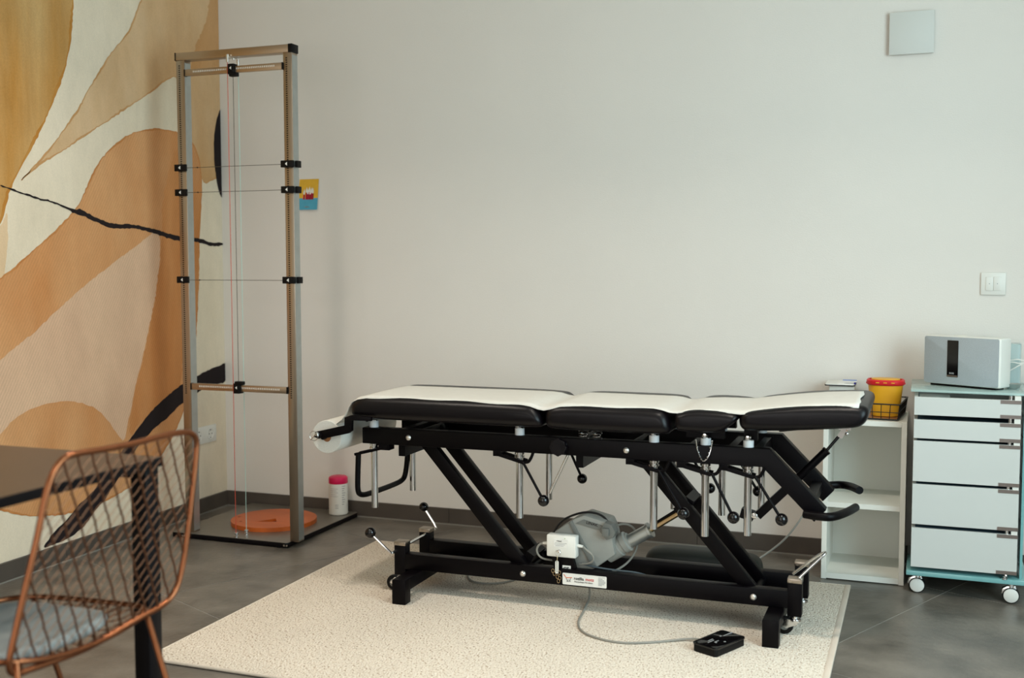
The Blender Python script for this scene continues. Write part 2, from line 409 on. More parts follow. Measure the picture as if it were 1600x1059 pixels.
MURAL = {
 'ochre': ((-0.929,2.134),(-0.945,1.987),(-0.96,1.941),(-0.99,1.848),(-1.044,1.745),(-1.103,1.644),(-1.166,1.547),(-1.211,1.49),(-1.25,1.437),(-1.278,1.387),(-1.296,1.33),(-1.325,1.261),(-1.498,1.116),(-1.964,0.771),(-2.293,0.734),(-2.203,2.57),(-0.974,3.103),(-0.944,2.604),(-0.93,2.277)),
 'sand': ((-1.332,1.077),(-1.308,1.097),(-1.292,1.206),(-1.287,1.33),(-1.309,1.284),(-1.325,1.261),(-1.498,1.116),(-1.964,0.771),(-1.981,0.423),(-1.618,0.736)),
 'tan': ((-0.542,2.218),(-0.602,2.102),(-0.655,2.036),(-0.713,1.993),(-0.813,1.871),(-0.891,1.773),(-0.91,1.739),(-0.953,1.695),(-1.03,1.605),(-1.107,1.534),(-1.182,1.467),(-1.235,1.42),(-1.16,1.473),(-1.082,1.519),(-0.957,1.584),(-0.825,1.664),(-0.75,1.7),(-0.634,1.768),(-0.524,1.827),(-0.405,1.902),(-0.33,1.946),(-0.305,1.915),(-0.285,1.863),(-0.299,1.709),(-0.223,1.684),(-0.151,1.48),(-0.058,1.518),(0.073,1.557),(0.076,2.931),(0.097,3.567),(-0.2,3.438),(-0.379,2.653),(-0.472,2.364)),
 'tan_dark': ((-0.066,2.322),(-0.103,2.201),(-0.187,2.084),(-0.222,1.983),(-0.158,1.971),(0.013,2.035),(0.048,2.056),(0.076,2.931),(0.097,3.567),(0.012,3.53),(-0.027,2.615)),
 'terra': ((-0.913,1.385),(-0.857,1.482),(-0.796,1.554),(-0.712,1.618),(-0.622,1.666),(-0.5,1.7),(-0.387,1.708),(-0.321,1.704),(-0.223,1.684),(-0.17,1.618),(-0.149,1.535),(-0.152,1.449),(-0.165,1.339),(-0.178,1.23),(-0.181,1.15),(-0.19,1.003),(-0.21,0.843),(-0.228,0.712),(-0.25,0.616),(-0.305,0.493),(-0.371,0.405),(-0.457,0.323),(-0.56,0.26),(-0.675,0.211),(-0.83,0.181),(-0.96,0.175),(-1.08,0.18),(-1.183,0.2),(-1.257,0.218),(-1.338,0.247),(-1.505,0.316),(-1.732,0.415),(-1.866,0.541),(-1.925,0.689),(-1.897,0.843),(-1.732,0.953),(-1.555,1.02),(-1.332,1.077),(-1.238,1.142),(-1.146,1.196),(-1.033,1.28),(-0.971,1.326)),
 'terra_dark': ((-0.36,1.598),(-0.306,1.639),(-0.261,1.63),(-0.286,1.166),(-0.315,0.603),(-0.411,0.501),(-0.581,0.495),(-0.684,0.407),(-0.663,0.537),(-0.575,0.756),(-0.498,0.965),(-0.448,1.165),(-0.426,1.316),(-0.446,1.356)),
 'rose': ((-0.504,1.265),(-0.595,1.209),(-0.695,1.164),(-0.817,1.1),(-0.948,1.029),(-1.075,0.951),(-1.168,0.889),(-1.259,0.841),(-1.344,0.794),(-1.57,0.662),(-1.677,0.553),(-1.631,0.449),(-1.499,0.448),(-1.355,0.529),(-1.303,0.57),(-1.226,0.6),(-1.134,0.612),(-1.053,0.612),(-0.975,0.603),(-0.895,0.576),(-0.835,0.541),(-0.785,0.488),(-0.745,0.438),(-0.708,0.4),(-0.69,0.467),(-0.663,0.537),(-0.628,0.64),(-0.575,0.756),(-0.539,0.861),(-0.498,0.965),(-0.473,1.065),(-0.453,1.165),(-0.453,1.266)),
 'lens': ((0.012,1.857),(-0.019,1.818),(-0.046,1.751),(-0.058,1.672),(-0.052,1.571),(-0.03,1.476),(-0.007,1.437),(0.014,1.438),(0.027,1.859)),
 'line': ((-1.318,1.41),(-1.281,1.403),(-1.23,1.392),(-1.148,1.376),(-1.078,1.368),(-1.003,1.351),(-0.953,1.338),(-0.925,1.345),(-0.891,1.331),(-0.834,1.311),(-0.739,1.292),(-0.635,1.295),(-0.515,1.283),(-0.419,1.267),(-0.324,1.25),(-0.252,1.249),(-0.168,1.245),(-0.087,1.229),(0.002,1.23),(0.001,1.216),(-0.088,1.211),(-0.169,1.227),(-0.252,1.234),(-0.324,1.23),(-0.42,1.245),(-0.516,1.267),(-0.636,1.28),(-0.74,1.271),(-0.835,1.294),(-0.902,1.316),(-0.957,1.324),(-1.004,1.343),(-1.079,1.361),(-1.148,1.369),(-1.231,1.386),(-1.281,1.398),(-1.319,1.405)),
 'sweep': ((0.009,0.675),(-0.031,0.663),(-0.155,0.645),(-0.255,0.619),(-0.328,0.604),(-0.427,0.564),(-0.513,0.524),(-0.61,0.461),(-0.66,0.422),(-0.692,0.395),(-0.744,0.353),(-0.811,0.297),(-0.878,0.253),(-0.934,0.217),(-0.987,0.198),(-1.037,0.161),(-1.122,0.118),(-1.178,0.076),(-1.127,0.078),(-1.067,0.079),(-0.998,0.09),(-0.927,0.124),(-0.9,0.154),(-0.837,0.188),(-0.771,0.245),(-0.707,0.3),(-0.646,0.361),(-0.584,0.4),(-0.499,0.446),(-0.426,0.469),(-0.336,0.517),(-0.252,0.544),(-0.167,0.567),(-0.059,0.579),(0.006,0.579)),
}
CHAIR_LOOP = ((1.61, -2.949, 0.449), (1.612, -2.932, 0.501), (1.615, -2.909, 0.575), (1.619, -2.882, 0.657), (1.622, -2.863, 0.729), (1.624, -2.849, 0.763), (1.627, -2.824, 0.787), (1.631, -2.794, 0.79), (1.638, -2.739, 0.788), (1.646, -2.678, 0.788), (1.654, -2.616, 0.791), (1.662, -2.548, 0.794), (1.667, -2.512, 0.79), (1.669, -2.495, 0.776), (1.669, -2.495, 0.751), (1.667, -2.507, 0.678), (1.665, -2.521, 0.603), (1.663, -2.537, 0.528), (1.66, -2.555, 0.481), (1.657, -2.577, 0.461), (1.654, -2.604, 0.453), (1.648, -2.649, 0.448), (1.64, -2.707, 0.438), (1.631, -2.779, 0.426), (1.623, -2.846, 0.426), (1.616, -2.901, 0.428), (1.611, -2.939, 0.428))

# ------------------------------------------------------------------ room shell
XR, YF, HC = 4.5, -6.4, 2.62     # right wall x, front wall y, ceiling height
BH = 0.07                        # skirting height
o = MB().box(0, XR, YF, 0, -0.06, -0.0012).build('floor', M['grout'], smooth=False); struct(o); floor = o
# square stone tiles laid at 25 degrees to the walls
def clip(poly, ax, val, keep_less):
    out = []
    for i in range(len(poly)):
        a, b = poly[i], poly[(i + 1) % len(poly)]
        ia = (a[ax] <= val) == keep_less; ib = (b[ax] <= val) == keep_less
        if ia: out.append(a)
        if ia != ib:
            t = (val - a[ax]) / (b[ax] - a[ax]); out.append((a[0] + t * (b[0] - a[0]), a[1] + t * (b[1] - a[1])))
    return out
ca, sa = math.cos(math.radians(-25)), math.sin(math.radians(-25))
TU, TV, G = 0.935, 0.965, 0.0022
for i in range(-4, 9):
    for j in range(-9, 9):
        u0, u1 = 1.13 + i * TU + G, 1.13 + (i + 1) * TU - G
        v0, v1 = 1.03 + j * TV + G, 1.03 + (j + 1) * TV - G
        # u axis = (cos-25, sin-25), v axis = perpendicular
        poly = [(u * ca - v * sa, u * sa + v * ca) for u, v in ((u0, v0), (u1, v0), (u1, v1), (u0, v1))]
        for ax, val, kl in ((0, 0.003, False), (0, XR - 0.003, True), (1, YF + 0.003, False), (1, -0.003, True)):
            poly = clip(poly, ax, val, kl)
            if len(poly) < 3: break
        if len(poly) < 3: continue
        area_ = abs(sum(poly[k][0] * poly[(k + 1) % len(poly)][1] - poly[(k + 1) % len(poly)][0] * poly[k][1] for k in range(len(poly)))) / 2
        if area_ < 0.004: continue
        cx = sum(q[0] for q in poly) / len(poly); cy = sum(q[1] for q in poly) / len(poly)
        MB().prism(poly, -0.0012, 0.0, 'xy').build('tile', M['tile'], floor, smooth=False)

wb = struct(MB().box(-0.15, XR + 0.15, 0, 0.15, 0, HC).build('wall_back', M['wall'], smooth=False))
wl = struct(MB().box(-0.15, 0, YF, 0, 0, HC).build('wall_left', M['wall'], smooth=False))
# right wall with a tall window opening
WR = (-3.6, -1.6, 0.25, 2.3)
b = MB(); b.box(XR, XR + .15, WR[1], 0, 0, HC); b.box(XR, XR + .15, YF, WR[0], 0, HC); b.box(XR, XR + .15, WR[0], WR[1], 0, WR[2]); b.box(XR, XR + .15, WR[0], WR[1], WR[3], HC)
struct(b.build('wall_right', M['wall'], smooth=False))
WF = (0.5, 3.5, 0.4, 2.4)
b = MB(); b.box(-.15, WF[0], YF - .15, YF, 0, HC); b.box(WF[1], XR + .15, YF - .15, YF, 0, HC); b.box(WF[0], WF[1], YF - .15, YF, 0, WF[2]); b.box(WF[0], WF[1], YF - .15, YF, WF[3], HC)
struct(b.build('wall_front', M['wall'], smooth=False))
struct(MB().box(-.15, XR + .15, YF - .15, .15, HC, HC + .1).build('ceiling', M['ceiling'], smooth=False))
def window(name, horizontal, a0, a1, z0, z1, pos, out):
    w = MB(); t = .05
    def bb(p0, p1, q0, q1):
        if horizontal: w.box(p0, p1, pos, pos + out, q0, q1)
        else: w.box(pos, pos + out, p0, p1, q0, q1)
    bb(a0, a0 + t, z0, z1); bb(a1 - t, a1, z0, z1); bb(a0, a1, z0, z0 + t); bb(a0, a1, z1 - t, z1); bb((a0 + a1) / 2 - t / 2, (a0 + a1) / 2 + t / 2, z0, z1)
    o = w.build(name, M['frame_white'], smooth=False); struct(o)
window('window_1', True, WF[0], WF[1], WF[2], WF[3], YF - .12, .05)
window('window_2', False, WR[0], WR[1], WR[2], WR[3], XR + .07, .05)
# skirting: cut tiles with fine joints, plus the pale sealant line
sb = struct(MB().box(0.0115, XR, -0.004, 0, 0.0, BH - .001).build('baseboard_back', M['grout'], smooth=False))
xs = [0.0105, 1.143, 2.227, 3.31, XR - .001]
for a, c in zip(xs, xs[1:]): MB().box(a + .0008, c - .0008, -0.0115, -0.001, 0.003, BH, bev=.0008, seg=1).build('tile', M['skirt'], sb, smooth=False)
sl = struct(MB().box(0, .004, YF, -0.0005, 0.0, BH - .001).build('baseboard_left', M['grout'], smooth=False))
ys = [-0.0005, -1.061, -2.145, -3.23, -4.3, -5.4, YF + .001]
for a, c in zip(ys, ys[1:]): MB().box(.001, .0115, c + .0008, a - .0008, 0.003, BH, bev=.0008, seg=1).build('tile', M['skirt'], sl, smooth=False)
struct(MB().box(0.0112, XR, -0.0155, -0.0112, 0.0, 0.0045).build('trim_1', M['caulk'], smooth=False))
struct(MB().box(0.0112, 0.0155, YF, -0.0155, 0.0, 0.0045).build('trim_2', M['caulk'], smooth=False))

# ------------------------------------------------------------------ mural on the left wall
def rough_outline(pts, k=3, amp=0.0035, smooth=2):
    for _ in range(smooth):
        q = []
        for i in range(len(pts)):
            a, b_ = pts[i], pts[(i + 1) % len(pts)]
            q += [(a[0] * .75 + b_[0] * .25, a[1] * .75 + b_[1] * .25), (a[0] * .25 + b_[0] * .75, a[1] * .25 + b_[1] * .75)]
        pts = q
    out = []
    for i in range(len(pts)):
        a, b_ = pts[i], pts[(i + 1) % len(pts)]
        d = math.hypot(b_[0] - a[0], b_[1] - a[1]); n = max(1, int(d / 0.012))
        for j in range(n):
            t = j / n; x = a[0] + t * (b_[0] - a[0]); z = a[1] + t * (b_[1] - a[1])
            out.append((x + random.uniform(-amp, amp), z + random.uniform(-amp, amp)))
    for ax, val, kl in ((0, -0.001, True), (0, YF + .03, False), (1, HC - .003, True), (1, BH + .001, False)): out = clip(out, ax, val, kl)
    return out
mural = MB().box(0, .0008, YF + .02, -0.0005, BH + .0005, HC - .001).build('wall_mural', P['cream'], smooth=False)
tag(mural, 'abstract watercolour mural of ochre, tan and terracotta shapes covering the left wall', 'mural')
LAY = [('sand', 'sand', .0010, 'pale sand wash'), ('ochre', 'ochre', .0012, 'large golden ochre shape'), ('tan', 'tan', .0014, 'tan leaf-shaped wash'), ('tan_dark', 'tan_dark', .0016, 'darker tan streak'),
       ('terra', 'terra', .0018, 'large terracotta arch'), ('rose', 'rose', .0020, 'pale rose wedge'), ('terra_dark', 'terra_dark', .0022, 'darker terracotta band'),
       ('lens', 'lens', .0024, 'black lens-shaped brush mark'), ('line', 'lens', .0026, 'thin wavering black brush line'), ('sweep', 'lens', .0028, 'thick sweeping black brush stroke')]
for key, mt, off, lb in LAY:
    amp = {'line': .0022, 'lens': .0015, 'sweep': .002, 'terra_dark': .006, 'tan_dark': .006}.get(key, .0025)
    pts = rough_outline(list(MURAL[key]), amp=amp, smooth=(1 if key == 'line' else 2))
    b = MB(); b.flat(pts, lambda a, c, off=off: (off, a, c))
    ps = lab(b.build('painted_shape', P[mt], mural, smooth=False), lb)
    if key in ('ochre', 'tan', 'terra'):      # pigment gathers in a darker line at the edge of the wash
        sgn = 1 if sum(pts[i - 1][0] * pts[i][1] - pts[i][0] * pts[i - 1][1] for i in range(len(pts))) > 0 else -1
        n = len(pts); inn = []
        for i in range(n):
            a, c = pts[i - 3], pts[(i + 3) % n]; dx, dz = c[0] - a[0], c[1] - a[1]; L = math.hypot(dx, dz) or 1
            wd = (.010 if key == 'ochre' else .006) * (1 + .5 * math.sin(i * .37)) ; inn.append((pts[i][0] - sgn * dz / L * wd, pts[i][1] + sgn * dx / L * wd))
        b = MB()
        for i in range(n):
            j = (i + 1) % n
            if min(pts[i][0], pts[j][0]) > -.004 or max(pts[i][1], pts[j][1]) > HC - .01 or min(pts[i][1], pts[j][1]) < BH + .004: continue
            if math.hypot(pts[i][0] - pts[j][0], pts[i][1] - pts[j][1]) > .1: continue
            b._add([(off + .0001, *pts[i]), (off + .0001, *pts[j]), (off + .0001, *inn[j]), (off + .0001, *inn[i])], [(0, 1, 2, 3)])
        b.build('pigment_edge', P['edge_' + key], ps, smooth=False, kind='stuff')

# ------------------------------------------------------------------ things on the walls
t = thing('ventilation_cover', 'square flat white cover plate high on the right of the back wall', 'vent', (2.995, 0, 1.97))
MB().box(2.93, 3.06, -.012, -.0005, 1.905, 2.035).build('wall_collar', M['cover'], t, smooth=False)
MB().box(2.918, 3.0725, -.022, -.012, 1.892, 2.0455, bev=.002).build('cover_plate', M['cover'], t)

t = thing('light_switch', 'white double rocker light switch on the right of the back wall', 'switch', (3.293, 0, 1.056))
b = MB(); z0, z1, x0, x1 = 1.015, 1.097, 3.251, 3.335
b.box(x0, x1, -.0085, -.0005, z0, z1, bev=.003)
b.build('switch_frame', M['white_plastic'], t)
for a in (3.267, 3.2935):
    r = MB().box(a + .0005, a + .025, -.0112, -.0080, z0 + .016, z1 - .016, bev=.0012).build('rocker', M['white_plastic'], t)
    MB().cyl((a + .0128, -.0118, 1.056), (a + .0128, -.0112, 1.056), .0016, n=12).build('marking', M['print_grey'], r)

t = thing('double_socket', 'white double power socket low on the mural wall beside the corner', 'socket', (0, -.17, .355))
b = MB(); b.box(.0008, .008, -.262, -.086, .318, .396, bev=.002); b.build('socket_frame', M['white_plastic'], t)
for yc in (-.218, -.132):
    s = MB(); s.lathe((.0078, yc, .357), [(.0, .0003), (.0185, .0003), (.0195, .0012), (.0235, .0022), (.0255, .0022), (.0265, .0)], axis=(1, 0, 0)).build('socket_insert', M['white_plastic'], t)
    h = MB()
    for dz in (-.0095, .0095): h.cyl((.0080, yc + dz, .357), (.0088, yc + dz, .357), .0028, n=12)
    for dz in (-.0175, .0175): h.box(.0080, .0092, yc - .003, yc + .003, .357 + dz - .002, .357 + dz + .002)
    h.build('contact_hole', M['print_dark'], t)

# card with candles (a plain colour-block picture of red candles)
t = thing('picture_card', 'small yellow and blue picture card with red candles taped to the back wall', 'card', (.46, 0, 1.44))
def cp(u, v, d): # card coordinates 0..1, lower edge lifted off the wall
    x = .418 + .098 * u + (-.012 + .006 * u) * (1 - v); z = 1.373 + .137 * v
    return (x, -(.002 + .010 * (1 - v)) - d, z)
def cq(u0, u1, v0, v1, d, m, name, par):
    b = MB(); n = 6
    for k in range(n):
        a, c = v0 + (v1 - v0) * k / n, v0 + (v1 - v0) * (k + 1) / n
        b._add([cp(u0, a, d), cp(u1, a, d), cp(u1, c, d), cp(u0, c, d)], [(0, 1, 2, 3)])
    return b.build(name, m, par, smooth=False)
cq(0, 1, 0, 1, 0, M['label'], 'card_sheet', t)
cq(0.0, 1, .38, 1, .0003, M['card_yellow'], 'yellow_field', t)
cq(0.0, 1, 0, .38, .0003, M['card_blue'], 'blue_field', t)
for k, (u, v) in enumerate(((.42, .56), (.56, .58), (.30, .50), (.68, .55), (.74, .53), (.49, .51), (.61, .50))):
    c = cq(u - .045, u + .045, .335, v, .0005 + .0001 * k, M['candle_red'], 'candle', t)
    cq(u + .01, u + .045, .335, v, .0012, M['candle_dark'], 'shaded_side', c)
    b = MB(); b.flat([(u - .03, v), (u + .03, v), (u + .045, v + .07), (u, v + .19), (u - .045, v + .07)], lambda a, c: cp(a, c, .0014)); b.build('flame', M['flame_white'], c, smooth=False)
text('MERCI', .0085, (.447, -.0130, 1.383), (PI / 2, 0, 0), M['print_grey'], t)

# ------------------------------------------------------------------ rug
RX0, RX1, RY0, RY1 = 0.995, 2.842, -1.838, -0.405
rug = thing('rug', 'large cream flecked loop-pile rug lying under the treatment table', 'rug', (1.9, -1.1, 0))
b = MB(); b.prism(rounded(RX0 + .004, RX1 - .004, RY0 + .004, RY1 - .004, .006, 3), 0.0015, .0105, 'xy', bev=.0015); b.build('pile', M['rug'], rug)
b = MB()
z = .0065
b.tube([(RX0 + .003, RY0, z), (RX0 + .003, RY1, z)], .0052, n=8, smooth=0); b.tube([(RX0, RY0 + .003, z), (RX1, RY0 + .003, z)], .0052, n=8, smooth=0)
b.tube([(RX0, RY1 - .003, z), (RX1, RY1 - .003, z)], .0052, n=8, smooth=0)
b.box(RX1 - .019, RX1, RY0 - .002, RY1 + .002, .001, .0122, bev=.003)
b.build('edge_binding', M['binding'], rug)
RZ = .0105

# ------------------------------------------------------------------ treatment table
bed = thing('treatment_table', 'black padded height-adjustable treatment table with steel scissor frame on the cream rug', 'treatment table', (2.05, -.905, RZ))
BK = M['black']
YA, YB = -1.055, -.755                       # front and rear rail centre lines
# upper rails: straight run then bent down at the head end
for yc in (YA, YB):
    b = MB(); b.prism([(1.292, .527), (2.622, .531), (2.772, .376), (2.806, .414), (2.641, .584), (1.292, .581)], yc - .02, yc + .02, 'xz', bev=.002)
    b.build('upper_rail', BK, bed)
# rail cross members
for x in (1.42, 2.045, 2.40, 2.52, 2.60):
    b = MB(); b.box(x - .012, x + .012, YA + .02, YB - .02, (.484 if x < 2.1 else .535), .575); b.build('cross_member', BK, bed, smooth=False)
b = MB(); b.bar((2.755, YA, .425), (2.755, YB, .425), .03, .03); b.build('cross_member', BK, bed)
# rail bolts
for x in (1.464, 2.207):
    MB().lathe((x, YA - .0205, .555), [(0, .0055), (.005, .005), (.0085, .002), (.0095, 0)], axis=(0, -1, 0), n=20).build('bolt', M['bolt'], bed)
# black star knob on the front rail
b = MB(); pts = []
for k in range(72):
    a = 2 * PI * k / 72; r = .0265 + .0022 * math.cos(8 * a); pts.append((1.992 + r * math.cos(a), .555 + r * math.sin(a)))
b.prism(pts, YA - .042, YA - .024, 'xz', bev=.0015); b.cyl((1.992, YA - .028, .555), (1.992, YA - .02, .555), .012); b.build('star_knob', M['vinyl'], bed)

# pads
def pad(name, prof, y0, y1, r, m, tilt=None):
    """soft pad: profile in xz, lofted along y with rounded front and back faces"""
    for _ in range(3):
        q = []
        for i in range(len(prof)):
            a, c = prof[i], prof[(i + 1) % len(prof)]
            q += [(a[0] * .75 + c[0] * .25, a[1] * .75 + c[1] * .25), (a[0] * .25 + c[0] * .75, a[1] * .25 + c[1] * .75)]
        prof = q
    xs_ = [p[0] for p in prof]; zs_ = [p[1] for p in prof]
    xc, zc = (min(xs_) + max(xs_)) / 2, (min(zs_) + max(zs_)) / 2; hx, hz = (max(xs_) - min(xs_)) / 2, (max(zs_) - min(zs_)) / 2
    st = []
    for k in range(8):
        a = PI / 2 * k / 7; st.append((y0 + r * (1 - math.sin(a)), r * (1 - math.cos(a))))
    st = [(y0 + r * (1 - math.sin(PI / 2 * k / 7)), r * (1 - math.cos(PI / 2 * k / 7))) for k in range(8)]
    st = [(y0 + r - r * math.sin(PI / 2 - PI / 2 * k / 7), r - r * math.cos(PI / 2 - PI / 2 * k / 7)) for k in range(8)]
    # k=0: at y0 (fully inset) ... k=7: at y0+r (no inset)
    st = st + [((y0 + y1) / 2, 0)] + [(y0 + y1 - y, i_) for y, i_ in reversed(st)]
    bm = MB(); rings = []
    for y, ins in st:
        sx, sz = (hx - ins * .8) / hx, (hz - ins * .86) / hz
        rings.append([bm.bm.verts.new((xc + (x - xc) * sx, y, zc + (z_ - zc) * sz)) for x, z_ in prof])
    n = len(prof)
    for A, B in zip(rings, rings[1:]):
        for k in range(n): bm.bm.faces.new((A[k], A[(k + 1) % n], B[(k + 1) % n], B[k]))
    bm.bm.faces.new(rings[0]); bm.bm.faces.new(list(reversed(rings[-1])))
    return bm.build(name, m, bed, angle=60)
PY0, PY1 = -1.128, -.682
pad('pad', [(1.268, .660), (1.270, .620), (1.30, .615), (1.60, .615), (1.915, .615), (1.948, .620), (1.946, .648), (1.925, .679), (1.895, .692), (1.60, .692), (1.345, .692), (1.30, .688), (1.278, .672)], PY0, PY1, .034, M['vinyl'])
pad('pad', [(1.952, .662), (1.955, .620), (1.985, .614), (2.15, .614), (2.325, .614), (2.352, .620), (2.352, .652), (2.34, .680), (2.315, .694), (2.15, .694), (1.995, .694), (1.962, .679)], PY0, PY1, .034, M['vinyl'])
pad('pad', [(2.363, .672), (2.366, .634), (2.385, .628), (2.45, .628), (2.50, .630), (2.53, .650), (2.558, .676), (2.55, .692), (2.48, .696), (2.41, .695), (2.372, .682)], PY0, PY1, .026, M['vinyl'])
pad('head_pad', [(2.553, .678), (2.560, .643), (2.59, .639), (2.70, .645), (2.87, .660), (2.905, .669), (2.922, .700), (2.918, .724), (2.89, .731), (2.75, .724), (2.62, .706), (2.57, .696)], PY0, PY1, .032, M['vinyl'])
b = MB(); b.prism([(2.655, .652), (2.668, .634), (2.846, .660), (2.846, .676), (2.655, .668)], -1.06, -.75, 'xz'); b.build('pad_board', BK, bed, smooth=False)
# pad support frames
for x0, x1 in ((1.42, 1.90), (1.97, 2.33), (2.385, 2.50), (2.56, 2.60)):
    z0_ = .606 if x0 < 2.3 else .60
    for y in (YA + .035, YB - .035): MB().box(x0, x1, y - .012, y + .012, z0_, .640).build('pad_frame', BK, bed, smooth=False)
    MB().box(x0, x0 + .02, YA + .035, YB - .035, z0_, .636).build('pad_frame', BK, bed, smooth=False)
b = MB(); b.bar((1.31, YB - .02, .612), (1.42, YB - .02, .612), .02, .02); b.bar((1.31, YA + .03, .626), (1.43, YA + .03, .626), .02, .014); b.build('pad_frame', BK, bed)
# guide rods with nylon spacers, pivot bolts, clamps
RODS = [(1.327, .307), (1.850, .312), (2.290, .312), (2.449, .303), (2.577, .316)]
for i, (x, zb) in enumerate(RODS):
    for yc in (YA, YB):
        MB().cyl((x, yc, zb), (x, yc, .606), .0115, n=24).build('guide_rod', M['chrome'], bed)
        MB().cyl((x, yc, .5815), (x, yc, .604), .0155, n=20).build('spacer', M['nylon'], bed)
        MB().lathe((x, yc - .012, .614), [(.0, .012), (.006, .0105), (.009, .006), (.0095, 0)], axis=(0, -1, 0), n=16).build('pivot_bolt', M['chrome'], bed)
        b = MB(); b.lathe((x, yc, .508), [(.0118, 0), (.016, .001), (.016, .006), (.0125, .007), (.0125, .011), (.016, .012), (.016, .018), (.012, .019)]); b.build('clamp_ring', M['chrome'], bed)
for i, (x, zb) in enumerate(RODS):
    sgn = -1 if i == 0 else 1
    yc = YA
    b = MB()
    if i == 0:
        b.bar((1.262, yc - .018, .487), (1.385, yc - .018, .519), .008, .009); b.bar((1.262, yc + .018, .487), (1.385, yc + .018, .519), .008, .009); b.box(1.352, 1.392, yc - .02, yc + .02, .508, .528)
    else:
        b.bar((x - .075, yc - .018, .520), (x + .02, yc - .018, .496), .008, .011); b.bar((x - .075, yc + .018, .520), (x + .02, yc + .018, .496), .008, .011)
        b.box(x - .084, x - .058, yc - .022, yc + .022, .512, .530)
        b.tube([(x + .012, yc - .018, .498), (x + .035, yc - .018, .497), (x + .045, yc - .018, .512), (x + .052, yc - .018, .530)], .0052, n=8, smooth=2)
    b.build('clamp', BK, bed)
def lever(a, c, r=.0045, m=None, br=.0185):
    l = MB(); l.cyl(a, c, r, n=10); l = l.build('lever', m or BK, bed)
    MB().ball(c, br).build('ball_knob', M['ball'], l)
lever((1.868, -1.075, .498), (1.946, -1.1, .384))
lever((2.472, -1.075, .500), (2.542, -1.1, .377))
lever((2.600, -1.075, .500), (2.682, -1.1, .382))
lever((2.310, -1.075, .498), (2.392, -1.1, .377))
lever((1.915, -.76, .512), (1.977, -.78, .398), br=.0175)
lever((2.345, -.76, .498), (2.409, -.75, .389), br=.0175)
lever((2.498, -.76, .498), (2.565, -.75, .390), br=.0175)
MB().cyl((2.012, -1.045, .530), (1.953, -1.06, .40), .0045, n=10).build('lever', M['chrome'], bed)
# U-shaped grab bar at the foot end
b = MB(); b.tube([(1.266, YA, .488), (1.262, YA, .40), (1.262, YA, .352), (1.268, YA + .02, .340), (1.275, YA + .06, .338), (1.285, YB - .06, .338), (1.292, YB - .01, .345), (1.297, YB, .365), (1.305, YB, .42), (1.310, YB, .52)], .0095, n=12, smooth=3); b.build('grab_bar', BK, bed)
# curved handles at the head end
for s, yc in ((-1, YA), (1, YB)):
    b = MB(); y_ = yc + s * .03
    hp = [(2.745, y_, .400), (2.79, y_ - .018, .400), (2.825, y_ - .016, .400), (2.860, y_ + .058, .401), (2.881, y_ + .135, .402)] if s < 0 else [(2.755, y_ - .005, .414), (2.79, y_ + .025, .416), (2.824, y_ + .035, .418), (2.854, y_ + .010, .419), (2.883, y_ - .052, .420)]
    b.tube(hp, .0125, n=14, smooth=3)
    b.build('handle', BK, bed)
# springs under the second pad
for x in (2.064, 2.107):
    b = MB(); pts = [(x + .015 * math.cos(a * .4), -1.052 + .015 * math.sin(a * .4), .584 + .00052 * a) for a in range(0, 70)]
    b.tube(pts, .0016, n=6, smooth=0); b.build('spring', M['chrome'], bed)
# hanging safety chain
b = MB(); pts = [(2.424, -1.077, .600), (2.428, -1.082, .572), (2.440, -1.084, .545), (2.450, -1.084, .536), (2.462, -1.084, .548), (2.470, -1.080, .575), (2.472, -1.070, .600)]
b.tube(pts, .0014, n=6, smooth=2)
for k in range(12):
    t_ = k / 11; x = 2.424 + .048 * t_; zz = .600 - .062 * (1 - (2 * t_ - 1) ** 2); b.ball((x, -1.081, zz), .0026, n=8)
b.build('chain', M['chrome'], bed)
# scissor arms
for x0, z0_, x1, z1_ in ((1.464, .555, 1.847, .117), (2.207, .557, 2.592, .117)):
    for y in (-.978, -.832):
        MB().bar((x0, y, z0_), (x1, y, z1_), .028, .042, up=(0.6, 0, 1), bev=.002).build('lift_arm', BK, bed)
    for (x, zz, ya, yb) in ((x0, z0_, YA + .02, YB - .02), (x1, z1_, -.982, -.818)): MB().cyl((x, ya, zz), (x, yb, zz), .014, n=16).build('pivot_tube', BK, bed)
b = MB(); b.bar((2.372, -.965, .372), (2.372, -.845, .372), .03, .05, up=(.6, 0, 1)); b.build('cross_member', BK, bed, smooth=False)
b = MB(); b.bar((1.845, -.965, .155), (1.845, -.845, .155), .03, .04, up=(.6, 0, 1)); b.build('cross_member', BK, bed, smooth=False)
# base: longitudinal beams, cross feet, posts
YL, YR_ = -1.0, -.80
for y in (YL, YR_):
    MB().box(1.418, 2.696, y - .019, y + .019, .093, .146, bev=.0025).build('base_beam', BK, bed)
for x in (1.458, 2.66):
    b = MB(); b.box(x - .0235, x + .0235, -1.146, -.664, .052, .0925, bev=.002); b.build('cross_foot', BK, bed)
    for y0, y1 in ((-1.1465, -1.104), (-.706, -.6635)): MB().box(x - .024, x + .024, y0, y1, RZ, .0905, bev=.002).build('foot', BK, bed)
for x0, x1 in ((1.45, 1.625), (2.24, 2.65)): MB().box(x0, x1, YL + .019, YR_ - .019, .096, .101).build('base_plate', BK, bed, smooth=False)
MB().box(2.612, 2.645, -.955, -.925, .101, .112, bev=.001).build('end_block', M['alu'], bed)
for x in (1.847, 2.592):
    MB().lathe((x, YL - .0195, .118), [(0, .006), (.0055, .0055), (.009, .002), (.010, 0)], axis=(0, -1, 0), n=20).build('bolt', M['bolt'], bed)
